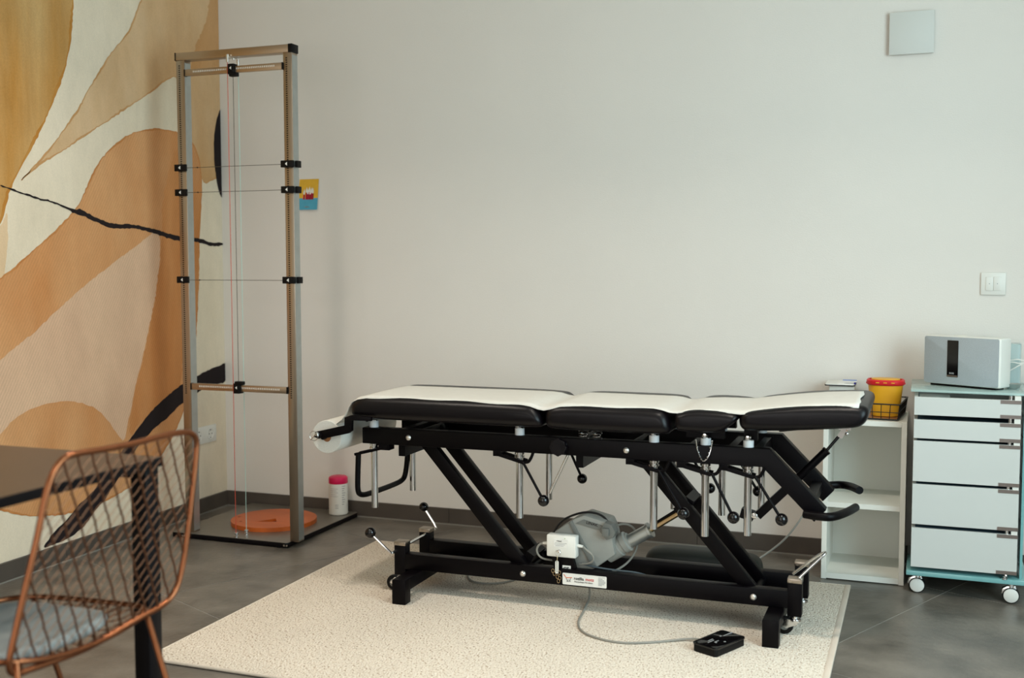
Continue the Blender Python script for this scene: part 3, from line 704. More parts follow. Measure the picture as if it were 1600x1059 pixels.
for x, s in ((1.401, -1), (2.714, 1)):
    for y in (YL, YR_):
        MB().box(x - .021, x + .021, y - .019, y + .019, .070, .172, bev=.002).build('post', BK, bed)
        c = MB(); c.box(x - .022, x + .022, y - .02, y + .02, .172, .186, bev=.002)
        c.cyl((x - .013, y - .022, .178), (x - .013, y + .022, .178), .0042, n=12); c.cyl((x + .014, y - .022, .179), (x + .014, y + .022, .179), .0042, n=12)
        c.build('post_cap', M['steel'], bed)
        cs = MB(); cs.cyl((x, y, .058), (x, y, .0705), .013); cs.lathe((x, y, .052), [(.0, 0), (.019, 0), (.0205, .004), (.019, .009), (.012, .011), (0, .011)])
        dx = -.03 * (1 if s < 0 else 1)
        for q in (-.0145, .0145): cs.prism([(x + .006, .057), (x - .022, .060), (x + dx - .010, .040), (x + dx + .006, .032), (x + .010, .046)], y + q - .0016, y + q + .0016, 'xz')
        cs = cs.build('caster', M['chrome'], bed)
        MB().lathe((x + dx, y - .010, RZ + .0272), [(0, 0), (.022, 0), (.0262, .003), (.0272, .010), (.0262, .017), (.022, .020), (0, .020)], axis=(0, 1, 0), n=24).build('wheel', M['rubber'], cs)
        MB().lathe((x + dx, y - .0125, RZ + .0272), [(0, 0), (.012, 0), (.014, .003)], axis=(0, 1, 0), n=20).build('hub', M['grey_dark'], cs)
# lifting lever through the left posts
b = MB()
b.tube([(1.316, -1.048, .207), (1.381, -1.045, .151), (1.383, -1.038, .150)], .0042, n=8, smooth=1); b.cyl((1.383, -1.042, .151), (1.412, -.752, .171), .0052, n=10)
b.tube([(1.412, -.755, .171), (1.418, -.748, .174), (1.372, -.748, .238)], .0042, n=8, smooth=1)
kl = b.build('kick_lever', M['chrome'], bed)
MB().ball((1.305, -1.048, .2155), .0190).build('ball_knob', M['ball'], kl); MB().ball((1.366, -.748, .247), .0175).build('ball_knob', M['ball'], kl)
# wire loop through the right posts
b = MB(); b.tube([(2.722, -1.0, .182), (2.775, -.985, .238), (2.797, -.978, .260), (2.799, -.962, .263), (2.775, -.955, .248), (2.70, -.935, .178)], .0042, n=10, smooth=2); b.build('kick_loop', M['chrome'], bed)
# gas spring
b = MB(); b.bar((2.575, -.905, .342), (2.535, -.905, .352), .03, .03); b.bar((2.588, -.905, .346), (2.672, -.905, .434), .034, .026); b.build('strut_bracket', BK, bed)
b = MB(); b.cyl((2.66, -.905, .42), (2.79, -.905, .560), .0125, n=18); b.cyl((2.787, -.905, .557), (2.792, -.905, .562), .0135); b.build('gas_strut', BK, bed)
MB().cyl((2.79, -.905, .560), (2.836, -.905, .620), .0048, n=12).build('strut_rod', M['ball'], bed)
b = MB(); b.lathe((2.578, -.922, .346), [(0, .003), (.006, .002), (.010, 0)], axis=(0, -1, 0), n=16); b.build('bolt', M['chrome'], bed)
b = MB(); b.bar((2.828, -.905, .605), (2.843, -.905, .628), .022, .016); b.box(2.825, 2.862, -.915, -.895, .628, .650); b.cyl((2.842, -.925, .630), (2.842, -.885, .630), .007); b.ball((2.85, -.92, .618), .006, n=10); b.build('strut_clevis', M['chrome'], bed)

# ------------------------------------------------------------------ drive motor and control box
mot = MB(); mot.prism([(1.934, .250), (2.002, .299), (2.037, .314), (2.112, .297), (2.128, .265), (2.142, .192), (2.076, .142), (2.042, .128), (2.018, .128), (1.960, .160)], -.958, -.852, 'xz', bev=.006)
mot = mot.build('drive_motor', M['grey_plastic'], bed)
lab(mot, 'grey plastic housing of the lifting motor')
b = MB(); b.prism([(1.985, .287), (1.997, .294), (2.083, .147), (2.067, .142)], -.9625, -.955, 'xz', bev=.001); b.build('housing_rib', M['grey_dark'], mot)
b = MB(); b.prism([(2.010, .286), (2.036, .300), (2.106, .283), (2.094, .268), (2.03, .283)], -.9615, -.955, 'xz'); b.build('housing_cover', M['grey_dark'], mot, smooth=False)
text('LINAK', .014, (2.045, -.9622, .288), (PI / 2, math.radians(11), 0), M['print_black'], mot)
b = MB(); b.prism([(2.094, .268), (2.110, .298), (2.132, .292), (2.146, .270), (2.138, .250), (2.116, .242)], -.972, -.93, 'xz', bev=.001); b.box(2.104, 2.126, -.982, -.97, .256, .281, bev=.001); b.build('plug', M['grey_dark'], mot)
a0, a1, a2 = Vector((2.100, -.905, .184)), Vector((2.172, -.905, .2245)), Vector((2.247, -.905, .272))
ax_ = (a2 - a1).normalized()
b = MB(); b.lathe(a0, [(0, 0), (.036, 0), (.036, .05), (.031, .052), (.031, .064), (.034, .066), (.034, .082), (.026, .086), (.026, .09), (0, .09)], axis=ax_, n=28); b.build('motor_neck', M['grey_plastic'], mot)
b = MB(); b.lathe(a1 - ax_ * .01, [(0, 0), (.0225, 0), (.0225, .088), (.026, .090), (.026, .098), (.020, .099), (0, .099)], axis=ax_, n=28); b.build('spindle_tube', M['alu'], mot)
MB().cyl(a2, (2.350, -.905, .342), .0095, n=18).build('spindle_rod', M['brown_sheen'], mot)
b = MB(); b.cyl(a2 + Vector((0, .0, .012)), (2.350, -.905, .356), .0045, n=10); b.build('spindle_rod', BK, mot)
b = MB(); b.bar((2.335, -.905, .334), (2.372, -.905, .366), .03, .04); b.build('spindle_fork', BK, mot)
cb = MB().box(1.926, 2.026, -1.012, -.975, .182, .254, bev=.005).build('control_box', M['white_plastic'], bed)
lab(cb, 'white plastic control box')
MB().box(1.951, 1.999, -1.0128, -1.0118, .215, .243).build('sticker', M['label'], cb, smooth=False)
text('reset', .0085, (1.961, -1.0130, .2335), (PI / 2, 0, 0), M['print_dark'], cb)
b = MB()
for k, (x0, x1) in enumerate(((1.955, 1.996), (1.953, 1.990), (1.957, 1.985))): b.box(x0, x1, -1.0131, -1.0128, .2285 - k * .0045, .2297 - k * .0045)
b.build('small_print', M['print_grey'], cb, smooth=False)
MB().lathe((1.989, -1.0122, .2452), [(0, .0008), (.0012, .0006), (.0014, 0)], axis=(0, -1, 0), n=10).build('indicator', mat('green_indicator', rgb(120, 170, 60)), cb)
for x0, x1 in ((1.928, 1.908), (2.024, 2.044)): MB().cyl((x0, -.992, .221), (x1, -.992, .219), .0062, .0042, n=16).build('cable_gland', M['white_plastic'], cb)
MB().lathe((1.970, -1.0122, .203), [(.0, .006), (.004, .0055), (.0055, .002), (.006, 0)], axis=(0, -1, 0), n=16).build('key_switch', M['chrome'], cb)
b = MB(); b.prism([(1.940, .184), (2.012, .184), (2.030, .120), (1.956, .120)], -1.0045, -.985, 'xz'); b.build('mounting_plate', BK, bed, smooth=False)
# key and tag hanging from the box
k_ = thing('key_with_tag', 'small key on a ring with a white tag hanging from the white control box', 'key', (1.970, -1.019, .19))
b = MB(); b.tube([(1.967 + .009 * math.cos(a * PI / 6), -1.0195, .197 + .009 * math.sin(a * PI / 6)) for a in range(12)], .0008, n=6, smooth=1, closed=True); b.build('key_ring', M['chrome'], k_)
b = MB(); b.tube([(1.966, -1.021, .189), (1.967, -1.023, .180), (1.967, -1.024, .172)], .0012, n=6); b.build('ring_link', M['brown_sheen'], k_)
b = MB(); b.prism(rounded(1.961, 1.972, .132, .174, .005), -1.0260, -1.0240, 'xz'); tg = b.build('tag', M['white_plastic'], k_)
b = MB()
for k in range(6): b.box(1.9645, 1.9685, -1.0262, -1.0259, .138 + k * .0055, .140 + k * .0055)
b.cyl((1.9665, -1.0264, .1715), (1.9665, -1.0259, .1715), .0018, n=10); b.build('tag_print', M['print_dark'], tg, smooth=False)
b = MB()
for x0, z0_ in ((1.953, .140), (1.958, .131), (1.975, .136), (1.968, .122), (1.976, .118), (1.972, .108)):
    b.tube([(x0 + .005 * math.cos(a * PI / 3), -1.0255, z0_ + .007 * math.sin(a * PI / 3)) for a in range(6)], .0008, n=5, smooth=1, closed=True)
b.build('ring_chain', M['brown_sheen'], k_)
# CE mark and maker's plate
b = MB(); b.box(1.985, 2.008, -1.0206, -1.0195, .1465, .1600)
ce = MB().box(1.979, 2.007, -1.0052, -1.0044, .1335, .1555).build('ce_sticker', M['label'], bed, smooth=False)
b.bm.free()
text('CE', .017, (1.9815, -1.0056, .1385), (PI / 2, 0, 0), M['print_black'], ce, bold=.0004)
lp = MB(); lp.prism(rounded(1.984, 2.131, .098, .1355, .003, 3), -1.0206, -1.0192, 'xz'); lp = lp.build('maker_plate', M['label'], bed)
lab(lp, 'white maker plate with black and red lettering')
ty = -1.0210
text('rozilia', .0135, (2.0225, ty, .1165), (PI / 2, 0, 0), M['print_black'], lp, bold=.0002)
text('motz', .0135, (2.0615, ty, .1165), (PI / 2, 0, 0), M['print_red'], lp, bold=.0002)
text('Therapieliegen Manufaktur', .0058, (2.0235, ty, .1085), (PI / 2, 0, 0), M['print_dark'], lp)
b = MB()
for k, w in enumerate((.022, .014, .019, .024, .024, .020, .012)): b.box(2.104, 2.104 + w, ty - .0002, ty + .0003, .1310 - k * .0042 - (.001 if k > 0 else 0), .1318 - k * .0042)
b.build('small_print', M['print_grey'], lp, smooth=False)
b = MB(); b.prism([(1.995, .1215), (2.0165, .1235), (2.0165, .1210), (1.995, .1190)], ty - .0002, ty + .0003, 'xz'); b.prism([(1.987, .1310), (1.989, .1315), (1.996, .1225), (1.994, .1215)], ty - .0002, ty + .0003, 'xz'); b.build('emblem', M['print_orange'], lp, smooth=False)
b = MB()
for q in (((1.997, .119), (2.0015, .109)), ((2.013, .121), (2.008, .110)), ((1.999, .113), (2.011, .1135)), ((1.998, .108), (2.012, .109))): b.bar((q[0][0], ty, q[0][1]), (q[1][0], ty, q[1][1]), .0005, .0012)
b.build('emblem', M['print_dark'], lp, smooth=False)
# cables of the drive
def cable(pts, r, m, name='cable', parent=bed, n=8): return MB().tube(pts, r, n=n, smooth=3).build(name, m, parent)
cable([(1.918, -.93, .232), (1.945, -.92, .280), (1.998, -.92, .308), (2.047, -.92, .319), (2.090, -.92, .310), (2.118, -.935, .285)], .0036, M['cable_black'])
cable([(2.044, -.992, .219), (2.060, -.992, .206), (2.080, -.988, .190), (2.075, -.985, .166), (2.028, -.975, .155)], .0034, M['cable'])
cable([(1.908, -.992, .219), (1.892, -.992, .212), (1.884, -.992, .190), (1.90, -.99, .166), (1.94, -.975, .160)], .0034, M['cable'])
cable([(2.12, -.90, .270), (2.151, -.88, .280), (2.182, -.87, .267), (2.197, -.87, .230), (2.190, -.87, .188), (2.165, -.89, .147), (2.119, -.93, .122), (2.075, -.95, .112), (2.03, -.95, .106)], .0036, M['cable'])
cable([(2.031, -.975, .158), (2.085, -.975, .150), (2.149, -.975, .147), (2.233, -.972, .146), (2.29, -.96, .120)], .0030, M['cable_blue'])

# ------------------------------------------------------------------ foot switch with cord
ft = thing('foot_switch', 'flat black foot switch on the rug in front of the treatment table', 'foot pedal', (2.52, -1.195, RZ))
fr = math.radians(-27)
ctr = Vector((2.520, -1.196, 0))
def fp(pts): return [(ctr.x + x * math.cos(fr) - y * math.sin(fr), ctr.y + x * math.sin(fr) + y * math.cos(fr)) for x, y in pts]
# box directions: width along (0.078,-0.040), length along (0.056,0.142)
wv = Vector((.078, -.040)); lv = Vector((.064, .139))
def fq(u, v): q = ctr.xy + wv * (u - .5) + lv * (v - .5); return (q.x, q.y)
def rr(a0, a1, b0, b1, ru, rv, n=4):
    out = []
    for cu, cv, s0 in ((a1 - ru, b1 - rv, 0), (a0 + ru, b1 - rv, 90), (a0 + ru, b0 + rv, 180), (a1 - ru, b0 + rv, 270)):
        for i in range(n + 1):
            a = math.radians(s0 + 90 * i / n); out.append(fq(cu + ru * math.cos(a), cv + rv * math.sin(a)))
    return out
MB().prism(rr(.02, .98, .01, .99, .12, .07), RZ, .031, 'xy', bev=.001).build('housing', M['rubber'], ft)
MB().prism(rr(0, 1, 0, 1, .12, .07), .031, .0365, 'xy', bev=.0012).build('pedal_plate', M['display'], ft)
b = MB()
for a, c in ((.62, .30), (.36, .66), (.78, .46)): b.prism(rr(a - .03, a + .03, c - .02, c + .02, .01, .008), .0365, .0372, 'xy')
for a, c, w in ((.33, .34, .16), (.42, .28, .2), (.55, .36, .14), (.40, .86, .3)): b.prism(rr(a, a + .035, c - w / 2, c + w / 2, .01, .01), .0365, .0369, 'xy')
b.build('pedal_marking', M['print_grey'], ft, smooth=False)
MB().tube([(2.035, -.93, .10), (2.040, -.90, .06), (2.040, -.90, .022), (2.044, -.96, .0145), (2.054, -1.022, .0145), (2.066, -1.128, .0145), (2.105, -1.214, .0145), (2.181, -1.257, .0145), (2.253, -1.265, .0145), (2.33, -1.228, .0145), (2.396, -1.180, .0145), (2.437, -1.163, .018), (2.476, -1.18, .022)], .0034, n=8, smooth=3).build('cord', M['cable'], ft)
o = MB().tube([(1.53, -.70, .0145), (1.545, -.77, .0145), (1.59, -.835, .0145), (1.655, -.838, .0145), (1.71, -.79, .0145), (1.73, -.72, .0145)], .0034, n=8, smooth=3).build('floor_cable', M['cable'])
tag(o, 'grey cable lying on the rug beneath the left half of the treatment table', 'cable')
o = MB().tube([(2.705, -.27, .36), (2.69, -.28, .27), (2.655, -.30, .20), (2.60, -.28, .12), (2.53, -.26, .055), (2.47, -.30, .02), (2.42, -.36, .0065), (2.36, -.375, .0045), (2.25, -.34, .0045)], .0036, n=8, smooth=3).build('power_cable', M['cable'])
tag(o, 'grey power cable curving down to the floor behind the table head', 'cable')
# bolster behind
o = MB(); o = tag(pad('b', [(2.13, .05), (2.135, .013), (2.2, .012), (2.48, .012), (2.545, .013), (2.55, .05), (2.54, .095), (2.49, .112), (2.3, .114), (2.19, .112), (2.14, .095)], -.54, -.415, .045, M['bolster']), 'dark green half-round bolster on the rug behind the treatment table', 'bolster')
o.name = 'bolster'; o.parent = None; o.matrix_parent_inverse = Matrix()

# ------------------------------------------------------------------ paper roll and sheet
pr = thing('paper_roll', 'white paper roll at the foot end with its sheet drawn over the table pads', 'paper roll', (1.18, -.91, .49))
b = MB(); rc = Vector((1.180, 0, .549)); n = 40
y0, y1, R_, r_in = -1.118, -.70, .0555, .017
ri = []
for (y, r) in ((y0, r_in), (y0, R_ - .001), (y0 + .001, R_), (y1 - .001, R_), (y1, R_ - .001), (y1, r_in)):
    ri.append([b.bm.verts.new((rc.x + r * math.cos(2 * PI * k / n), y, rc.z + r * math.sin(2 * PI * k / n))) for k in range(n)])
ri.append(ri[0])
for A, B in zip(ri, ri[1:]):
    for k in range(n): b.bm.faces.new((A[k], A[(k + 1) % n], B[(k + 1) % n], B[k]))
b.build('roll', M['paper'], pr)
MB().cyl((rc.x, y0 + .002, rc.z), (rc.x, y1 - .002, rc.z), .0172, n=24).build('core', M['wood_tray'], pr)
path = [(1.215, .593), (1.236, .609), (1.250, .626), (1.261, .648), (1.274, .669), (1.296, .687), (1.33, .6935), (1.45, .6942), (1.60, .6937), (1.75, .6944), (1.87, .6938), (1.905, .691), (1.932, .684), (1.952, .682), (1.975, .6875), (2.005, .6955), (2.10, .6962), (2.2, .6958), (2.30, .696), (2.325, .6935), (2.35, .688), (2.372, .688), (2.40, .694), (2.46, .6978), (2.52, .6980), (2.56, .6988), (2.62, .7082), (2.70, .7190), (2.78, .7275), (2.85, .7318), (2.893, .7332)]
b = MB(); fine = []
for (xa, za), (xb, zb_) in zip(path, path[1:]):
    k = max(1, int((xb - xa) / .012))
    for i in range(k): fine.append((xa + (xb - xa) * i / k, za + (zb_ - za) * i / k))
fine.append(path[-1]); ny = 24; YP0, YP1 = -1.112, -.785
g = []
for i, (x, z_) in enumerate(fine):
    row = []
    for j in range(ny + 1):
        v = j / ny; e0 = .0035 * math.sin(x * 9) + .002 * math.sin(x * 31)
        y = YP0 + (YP1 - YP0) * v + e0 * (1 - v) + .003 * math.sin(x * 7 + 1) * v
        if x > 2.5: y -= .010 * (x - 2.5) / .4 * (1 - v)
        zz = z_ + .0010 * math.sin(x * 23 + v * 5) * math.sin(v * PI) + random.uniform(-.0002, .0002)
        d = max(0, (-1.100 - y)); zz -= min(.02, d * .35 + d * d * 14) if x > 1.28 else 0
        if x > 2.6 and j == 0: zz -= .001
        xx = x + (.003 * math.sin(v * 11) if i == len(fine) - 1 else 0)
        row.append(b.bm.verts.new((xx, y, zz)))
    g.append(row)
for A, B in zip(g, g[1:]):
    for j in range(ny): b.bm.faces.new((A[j], A[j + 1], B[j + 1], B[j]))
sheet = b.build('sheet', M['paper'], pr, angle=80)
so = sheet.modifiers.new('thickness', 'SOLIDIFY'); so.thickness = .0006; so.offset = 1
# holder arm
b = MB(); arm = [(1.146, .549), (1.150, .568), (1.262, .594), (1.262, .622), (1.285, .630), (1.36, .627), (1.36, .614), (1.288, .614), (1.288, .578), (1.276, .569), (1.180, .546)]
b.prism(arm, -1.142, -1.128, 'xz', bev=.001); b.cyl((1.165, -1.146, .558), (1.165, -1.108, .556), .012); b.build('roll_holder', BK, bed)
b = MB(); b.prism(arm, -.692, -.680, 'xz', bev=.001); b.build('roll_holder', BK, bed)
MB().cyl((1.172, -1.13, .549), (1.172, -.685, .549), .009, n=16).build('roll_spindle', BK, bed)
b = MB(); b.lathe((1.160, -1.144, .560), [(0, .008), (.006, .0075), (.0085, .002), (.009, 0)], axis=(0, -1, 0), n=16); b.build('spindle_end', M['chrome'], bed)
b = MB(); b.tube([(1.152 + .016 * math.cos(a * PI / 8), -1.154, .556 + .016 * math.sin(a * PI / 8)) for a in range(16)], .0011, n=6, smooth=0, closed=True); b.cyl((1.160, -1.156, .562), (1.139, -1.154, .541), .0015, n=8); b.build('split_pin', M['chrome'], bed)
b = MB(); b.lathe((1.318, -1.088, .614), [(0, .010), (.007, .009), (.0105, .004), (.011, 0)], axis=(0, -1, 0), n=18); b.build('pivot_bolt', M['chrome'], bed)

# ------------------------------------------------------------------ posture measuring frame
pf = thing('posture_frame', 'tall steel posture measuring frame on a flat base in the corner by the mural', 'measuring frame', (.45, -.3, 0))
b = MB(); b.prism(rounded(.150, .705, -.612, -.022, .012, 4), .004, .0215, 'xy', bev=.001); b.build('base_core', M['table_edge'], pf)
b = MB(); b.prism(rounded(.150, .705, -.612, -.022, .012, 4), .0215, .0235, 'xy'); b.build('base_sheet', M['plate'], pf)
for x, y in ((.22, -.6), (.66, -.6)): MB().cyl((x, y, 0), (x, y, .006), .012).build('base_foot', M['rubber'], pf)
for x in (.205, .690): 
    b = MB()
    for k in (0, .012): b.cyl((x + k, -.6115, .012), (x + k, -.6135, .012), .004, n=12)
    b.build('base_screw', M['chrome'], pf)
PX = ((.206, .246), (.704, .744)); PYa, PYb = -.590, -.548
for x0, x1 in PX:
    p_ = MB().box(x0, x1, PYa, PYb, .0235, 1.950, bev=.002).build('post', M['steel'], pf)
    MB().box(x1 - .0005, x1 + .0006, PYa + .002, PYb - .002, .03, 1.94).build('painted_lit_side', M['alu'], p_, smooth=False)  # paler sheet paints the window light onto each post's right side
    s = MB(); zz = .60
    while zz < 1.93:
        s.box(x0 + .012, x0 + .019, PYa - .0004, PYa + .0004, zz, zz + .0045); zz += .0085
    s.build('scale_print', M['print_black'], p_, smooth=False)
r_top = MB().box(.206, .728, PYa - .002, PYb + .002, 1.950, 1.980, bev=.001).build('top_rail', M['steel_h'], pf)
MB().box(.202, .206, PYa - .003, PYb + .003, 1.949, 1.981).build('end_cap', M['rubber'], r_top)
MB().box(.728, .747, PYa - .003, PYb + .003, 1.949, 1.982, bev=.002).build('end_cap', M['rubber'], r_top)
for zc in (1.8985, .631):
    c = MB().box(.246, .704, -.594, -.579, zc - .013, zc + .013, bev=.001).build('crossbar', M['steel_h'], pf)
    for x in (.2465, .7005): MB().box(x, x + .004, -.5955, -.5775, zc - .0135, zc + .0135).build('end_cap', M['rubber'], c)
    s = MB(); x = .290
    while x < .664:
        s.box(x, x + .0035, -.5945, -.5935, zc - .001, zc + .006); x += .0085
    s.build('scale_print', M['label'], c, smooth=False)
    # slider with hook
    sl_ = MB(); sl_.box(.461, .489, -.606, -.574, zc - .020, zc + .021, bev=.002)
    if zc > 1: sl_.box(.470, .505, -.612, -.59, zc - .030, zc - .014, bev=.003)
    else: sl_.box(.470, .508, -.612, -.59, zc + .016, zc + .030, bev=.003)
    sl_ = sl_.build('slider', M['rubber'], pf)
    MB().prism([(.470, zc + .004), (.478, zc + .010), (.478, zc - .002)], -.6068, -.6058, 'xz').build('slider_arrow', M['label'], sl_, smooth=False)
# clamps on the posts with horizontal cords
for zc in (1.520, 1.4205, 1.0675):
    for s, (x0, x1) in ((-1, PX[0]), (1, PX[1])):
        c = MB(); c.box(x0 - .010, x1 + .006, -.603, -.592, zc - .0135, zc + .0135, bev=.002)
        if s > 0: c.box(x1 + .0025, x1 + .0155, -.583, -.555, zc - .013, zc + .013, bev=.002)
        else: c.box(x0 - .006, x0 - .001, -.596, -.575, zc - .013, zc + .013, bev=.001)
        c = c.build('clamp', M['rubber'], pf)
        MB().prism([(x0 + .011, zc), (x0 + .020, zc + .007), (x0 + .020, zc - .007)], -.6042, -.6032, 'xz').build('clamp_arrow', M['label'], c, smooth=False)
    MB().cyl((.246, -.598, zc - .001), (.705, -.598, zc - .001), .0011, n=6).build('horizontal_cord', M['cord_dark'], pf)
    MB().ball((.305, -.598, zc - .001), .003, n=8).build('cord_bead', M['rubber'], pf)
# plumb lines
b = MB(); b.bar((.460, -.59, 1.948), (.470, -.545, 1.948), .008, .005); b.cyl((.4585, -.600, 1.926), (.4585, -.600, 1.956), .006, n=12); b.cyl((.470, -.545, 1.914), (.470, -.545, 1.946), .006, n=12); b.cyl((.466, -.570, 1.938), (.466, -.570, 1.946), .004, n=10)
b.build('line_guide', M['chrome'], pf)
MB().cyl((.4585, -.602, .036), (.4585, -.602, 1.93), .0013, n=6).build('plumb_line', M['cord_red'], pf).__setitem__('label', 'red vertical cord')
MB().cyl((.484, -.602, .66), (.484, -.602, 1.872), .0012, n=6).build('plumb_line', M['cord_dark'], pf).__setitem__('label', 'dark vertical cord')
MB().cyl((.470, -.545, .036), (.470, -.545, 1.93), .0013, n=6).build('plumb_line', M['cord_teal'], pf).__setitem__('label', 'pale teal vertical cord')
for x, y in ((.4590, -.600), (.470, -.545)):
    MB().lathe((x, y, .0236), [(0, 0), (.009, 0), (.009, .004), (.0055, .006), (.0055, .012), (.009, .014), (.009, .018), (0, .018)], n=16).build('plumb_socket', M['chrome'], pf)
# orange turning disc on the base
td = thing('turning_disc', 'round orange wooden turning disc with a triangular recess on the frame base', 'disc', (.465, -.315, .0235))
cx, cy, rd = .460, -.322, .181
ang = [2 * PI * k / 72 for k in range(72)]
outer = [(cx + rd * math.cos(a), cy + rd * math.sin(a)) for a in ang]
tri = [(.425, -.405), (.470, -.325), (.508, -.378)]
b = MB(); b.flat(outer, lambda a, c: (a, c, .0415), holes=[tri])
nb = len(b.bm.verts)
for loop, inv in ((outer, 1), (tri, -1)):
    for i in range(len(loop)):
        p, q = loop[i], loop[(i + 1) % len(loop)]; zb = .0238 if inv > 0 else .030
        b._add([(p[0], p[1], zb), (q[0], q[1], zb), (q[0], q[1], .0415), (p[0], p[1], .0415)], [(0, 1, 2, 3)])
bmesh.ops.remove_doubles(b.bm, verts=b.bm.verts, dist=1e-5)
b.build('disc', M['orange'], td, angle=30)
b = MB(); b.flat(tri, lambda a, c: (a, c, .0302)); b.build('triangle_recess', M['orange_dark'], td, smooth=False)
b = MB(); b.flat([(cx - .165, cy - .03), (cx - .150, cy - .04), (cx - .150, cy - .02)], lambda a, c: (a, c, .0418)); b.cyl((cx - .10, cy - .10, .0414), (cx - .10, cy - .10, .0418), .006, n=14); b.build('mark', M['orange_dark'], td, smooth=False)
# wipes bottle
wb_ = thing('wipes_canister', 'white cylindrical wipes canister with magenta lid on the frame base', 'canister', (.652, -.085, .0235))
c = (.640, -.083, .0235)
MB().lathe(c, [(0, 0), (.038, 0), (.042, .004), (.042, .137), (.0405, .141), (0, .141)], n=36).build('body', M['white_plastic'], wb_)
MB().lathe((c[0], c[1], .1625), [(0, 0), (.0415, 0), (.0425, .002), (.0425, .022), (.041, .027), (.034, .031), (0, .0315)], n=36).build('lid', M['pink'], wb_)
b = MB(); ca_ = math.atan2(-4.3836 - c[1], 3.0585 - c[0])
def onb(a, z, w, h):
    n = 5
    for k in range(n):
        a0_, a1_ = a + w * k / n, a + w * (k + 1) / n
        b._add([(c[0] + .0423 * math.cos(t_), c[1] + .0423 * math.sin(t_), q) for t_, q in ((a0_, z), (a1_, z), (a1_, z + h), (a0_, z + h))], [(0, 1, 2, 3)])
for k in range(5): onb(ca_ - .9, .142 - k * .0085, .85 - .15 * (k % 2), .0014)
for k in range(9): onb(ca_ + .38, .152 - k * .010, .40 - .08 * (k % 3), .0030)
for k in range(3): onb(ca_ - .35, .070 - k * .007, .35, .002)
b.build('label_print', M['print_grey'], wb_, smooth=False)

# ------------------------------------------------------------------ white cubby shelf
sh = thing('cubby_shelf', 'white open cubby shelf between the treatment table and drawer unit', 'shelf', (2.875, -.17, 0))
X0, X1, Y0, Y1, ZT = 2.733, 3.014, -.315, -.018, .578
for x in (X0, X1 - .018): MB().box(x, x + .018, Y0, Y1, .001, ZT, bev=.0008, seg=1).build('side_panel', M['melamine'], sh, smooth=False)
MB().box(X0 + .018, X1 - .018, Y0, Y1, ZT - .018, ZT).build('top_panel', M['melamine'], sh, smooth=False)
MB().box(X0 + .018, X1 - .018, Y0 + .003, Y1, .262, .280).build('shelf_board', M['melamine'], sh, smooth=False)
MB().box(X0 + .018, X1 - .018, Y0, Y1, .004, .024).build('bottom_panel', M['melamine'], sh, smooth=False)
MB().box(X0 + .018, X1 - .018, Y1 - .008, Y1, .024, ZT - .018).build('back_panel', M['melamine'], sh, smooth=False)
# wire basket
bk = thing('wire_basket', 'black wire basket with brown base on top of the cubby shelf', 'basket', (2.93, -.17, ZT))
bz, rz, BX0, BX1, BY0, BY1 = ZT + .004, ZT + .058, 2.845, 2.986, -.285, -.045
b = MB(); MB().box(BX0 + .004, BX1 - .004, BY0 + .004, BY1 - .004, ZT + .001, ZT + .006, bev=.001).build('base_board', M['wood_tray'], bk)
def rect(z, e): return [(BX0 - e, BY0 - e, z), (BX1 + e, BY0 - e, z), (BX1 + e, BY1 + e, z), (BX0 - e, BY1 + e, z)]
for z, e, r in ((bz, 0, .0026), (bz + .025, .003, .0015), (rz, .007, .0026)):
    q = rect(z, e)
    for k in range(4): b.cyl(q[k], q[(k + 1) % 4], r, n=8)
    for k in range(4): b.ball(q[k], r, n=8)
def up_(x, y):
    ex = .007 * ((x - (BX0 + BX1) / 2) / ((BX1 - BX0) / 2)); ey = .007 * ((y - (BY0 + BY1) / 2) / ((BY1 - BY0) / 2)); b.cyl((x, y, bz), (x + ex, y + ey, rz), .0015, n=6)
for k in range(6):
    x = BX0 + (BX1 - BX0) * k / 5; up_(x, BY0); up_(x, BY1)
for k in range(1, 9):
    y = BY0 + (BY1 - BY0) * k / 9; up_(BX0, y); up_(BX1, y)
b.build('wire_sides', M['wire_black'], bk)
bk.rotation_euler.z = math.radians(-5); bk.location.x += .006
# sharps container
sc_ = thing('sharps_container', 'yellow sharps container with red lid standing in the wire basket', 'container', (2.936, -.2, ZT + .006))
def oval(a, d, z, cxx=2.937, cyy=-.205, n=40, e=2.6):
    out = []
    for k in range(n):
        t_ = 2 * PI * k / n; c_, s_ = math.cos(t_), math.sin(t_)
        out.append((cxx + a * math.copysign(abs(c_) ** (2 / e), c_), cyy + d * math.copysign(abs(s_) ** (2 / e), s_), z))
    return out
def loft(rings, m, name, par, cap0=True, cap1=True):
    b = MB(); R = [[b.bm.verts.new(p) for p in r] for r in rings]; n = len(R[0])
    for A, B in zip(R, R[1:]):
        for k in range(n): b.bm.faces.new((A[k], A[(k + 1) % n], B[(k + 1) % n], B[k]))
    if cap0: b.bm.faces.new(R[0])
    if cap1: b.bm.faces.new(R[-1])
    return b.build(name, m, par)
zb0 = ZT + .0065
loft([oval(.044, .036, zb0), oval(.048, .040, zb0 + .003), oval(.060, .050, .700)], M['yellow'], 'body', sc_)
loft([oval(.0615, .0515, .697), oval(.064, .054, .699), oval(.0655, .0555, .704), oval(.0655, .0555, .713), oval(.062, .052, .717), oval(.058, .048, .717), oval(.057, .047, .711)], M['red'], 'lid', sc_)
loft([oval(.049, .038, .7105), oval(.049, .038, .7185), oval(.047, .036, .7195)], M['yellow'], 'lid_insert', sc_)
for dx in (-.026, 0, .026): MB().box(2.937 + dx - .006, 2.937 + dx + .006, -.205 - .0560 - .0004, -.205 - .054, .7065, .7095).build('lid_clip', M['yellow'], sc_, smooth=False)
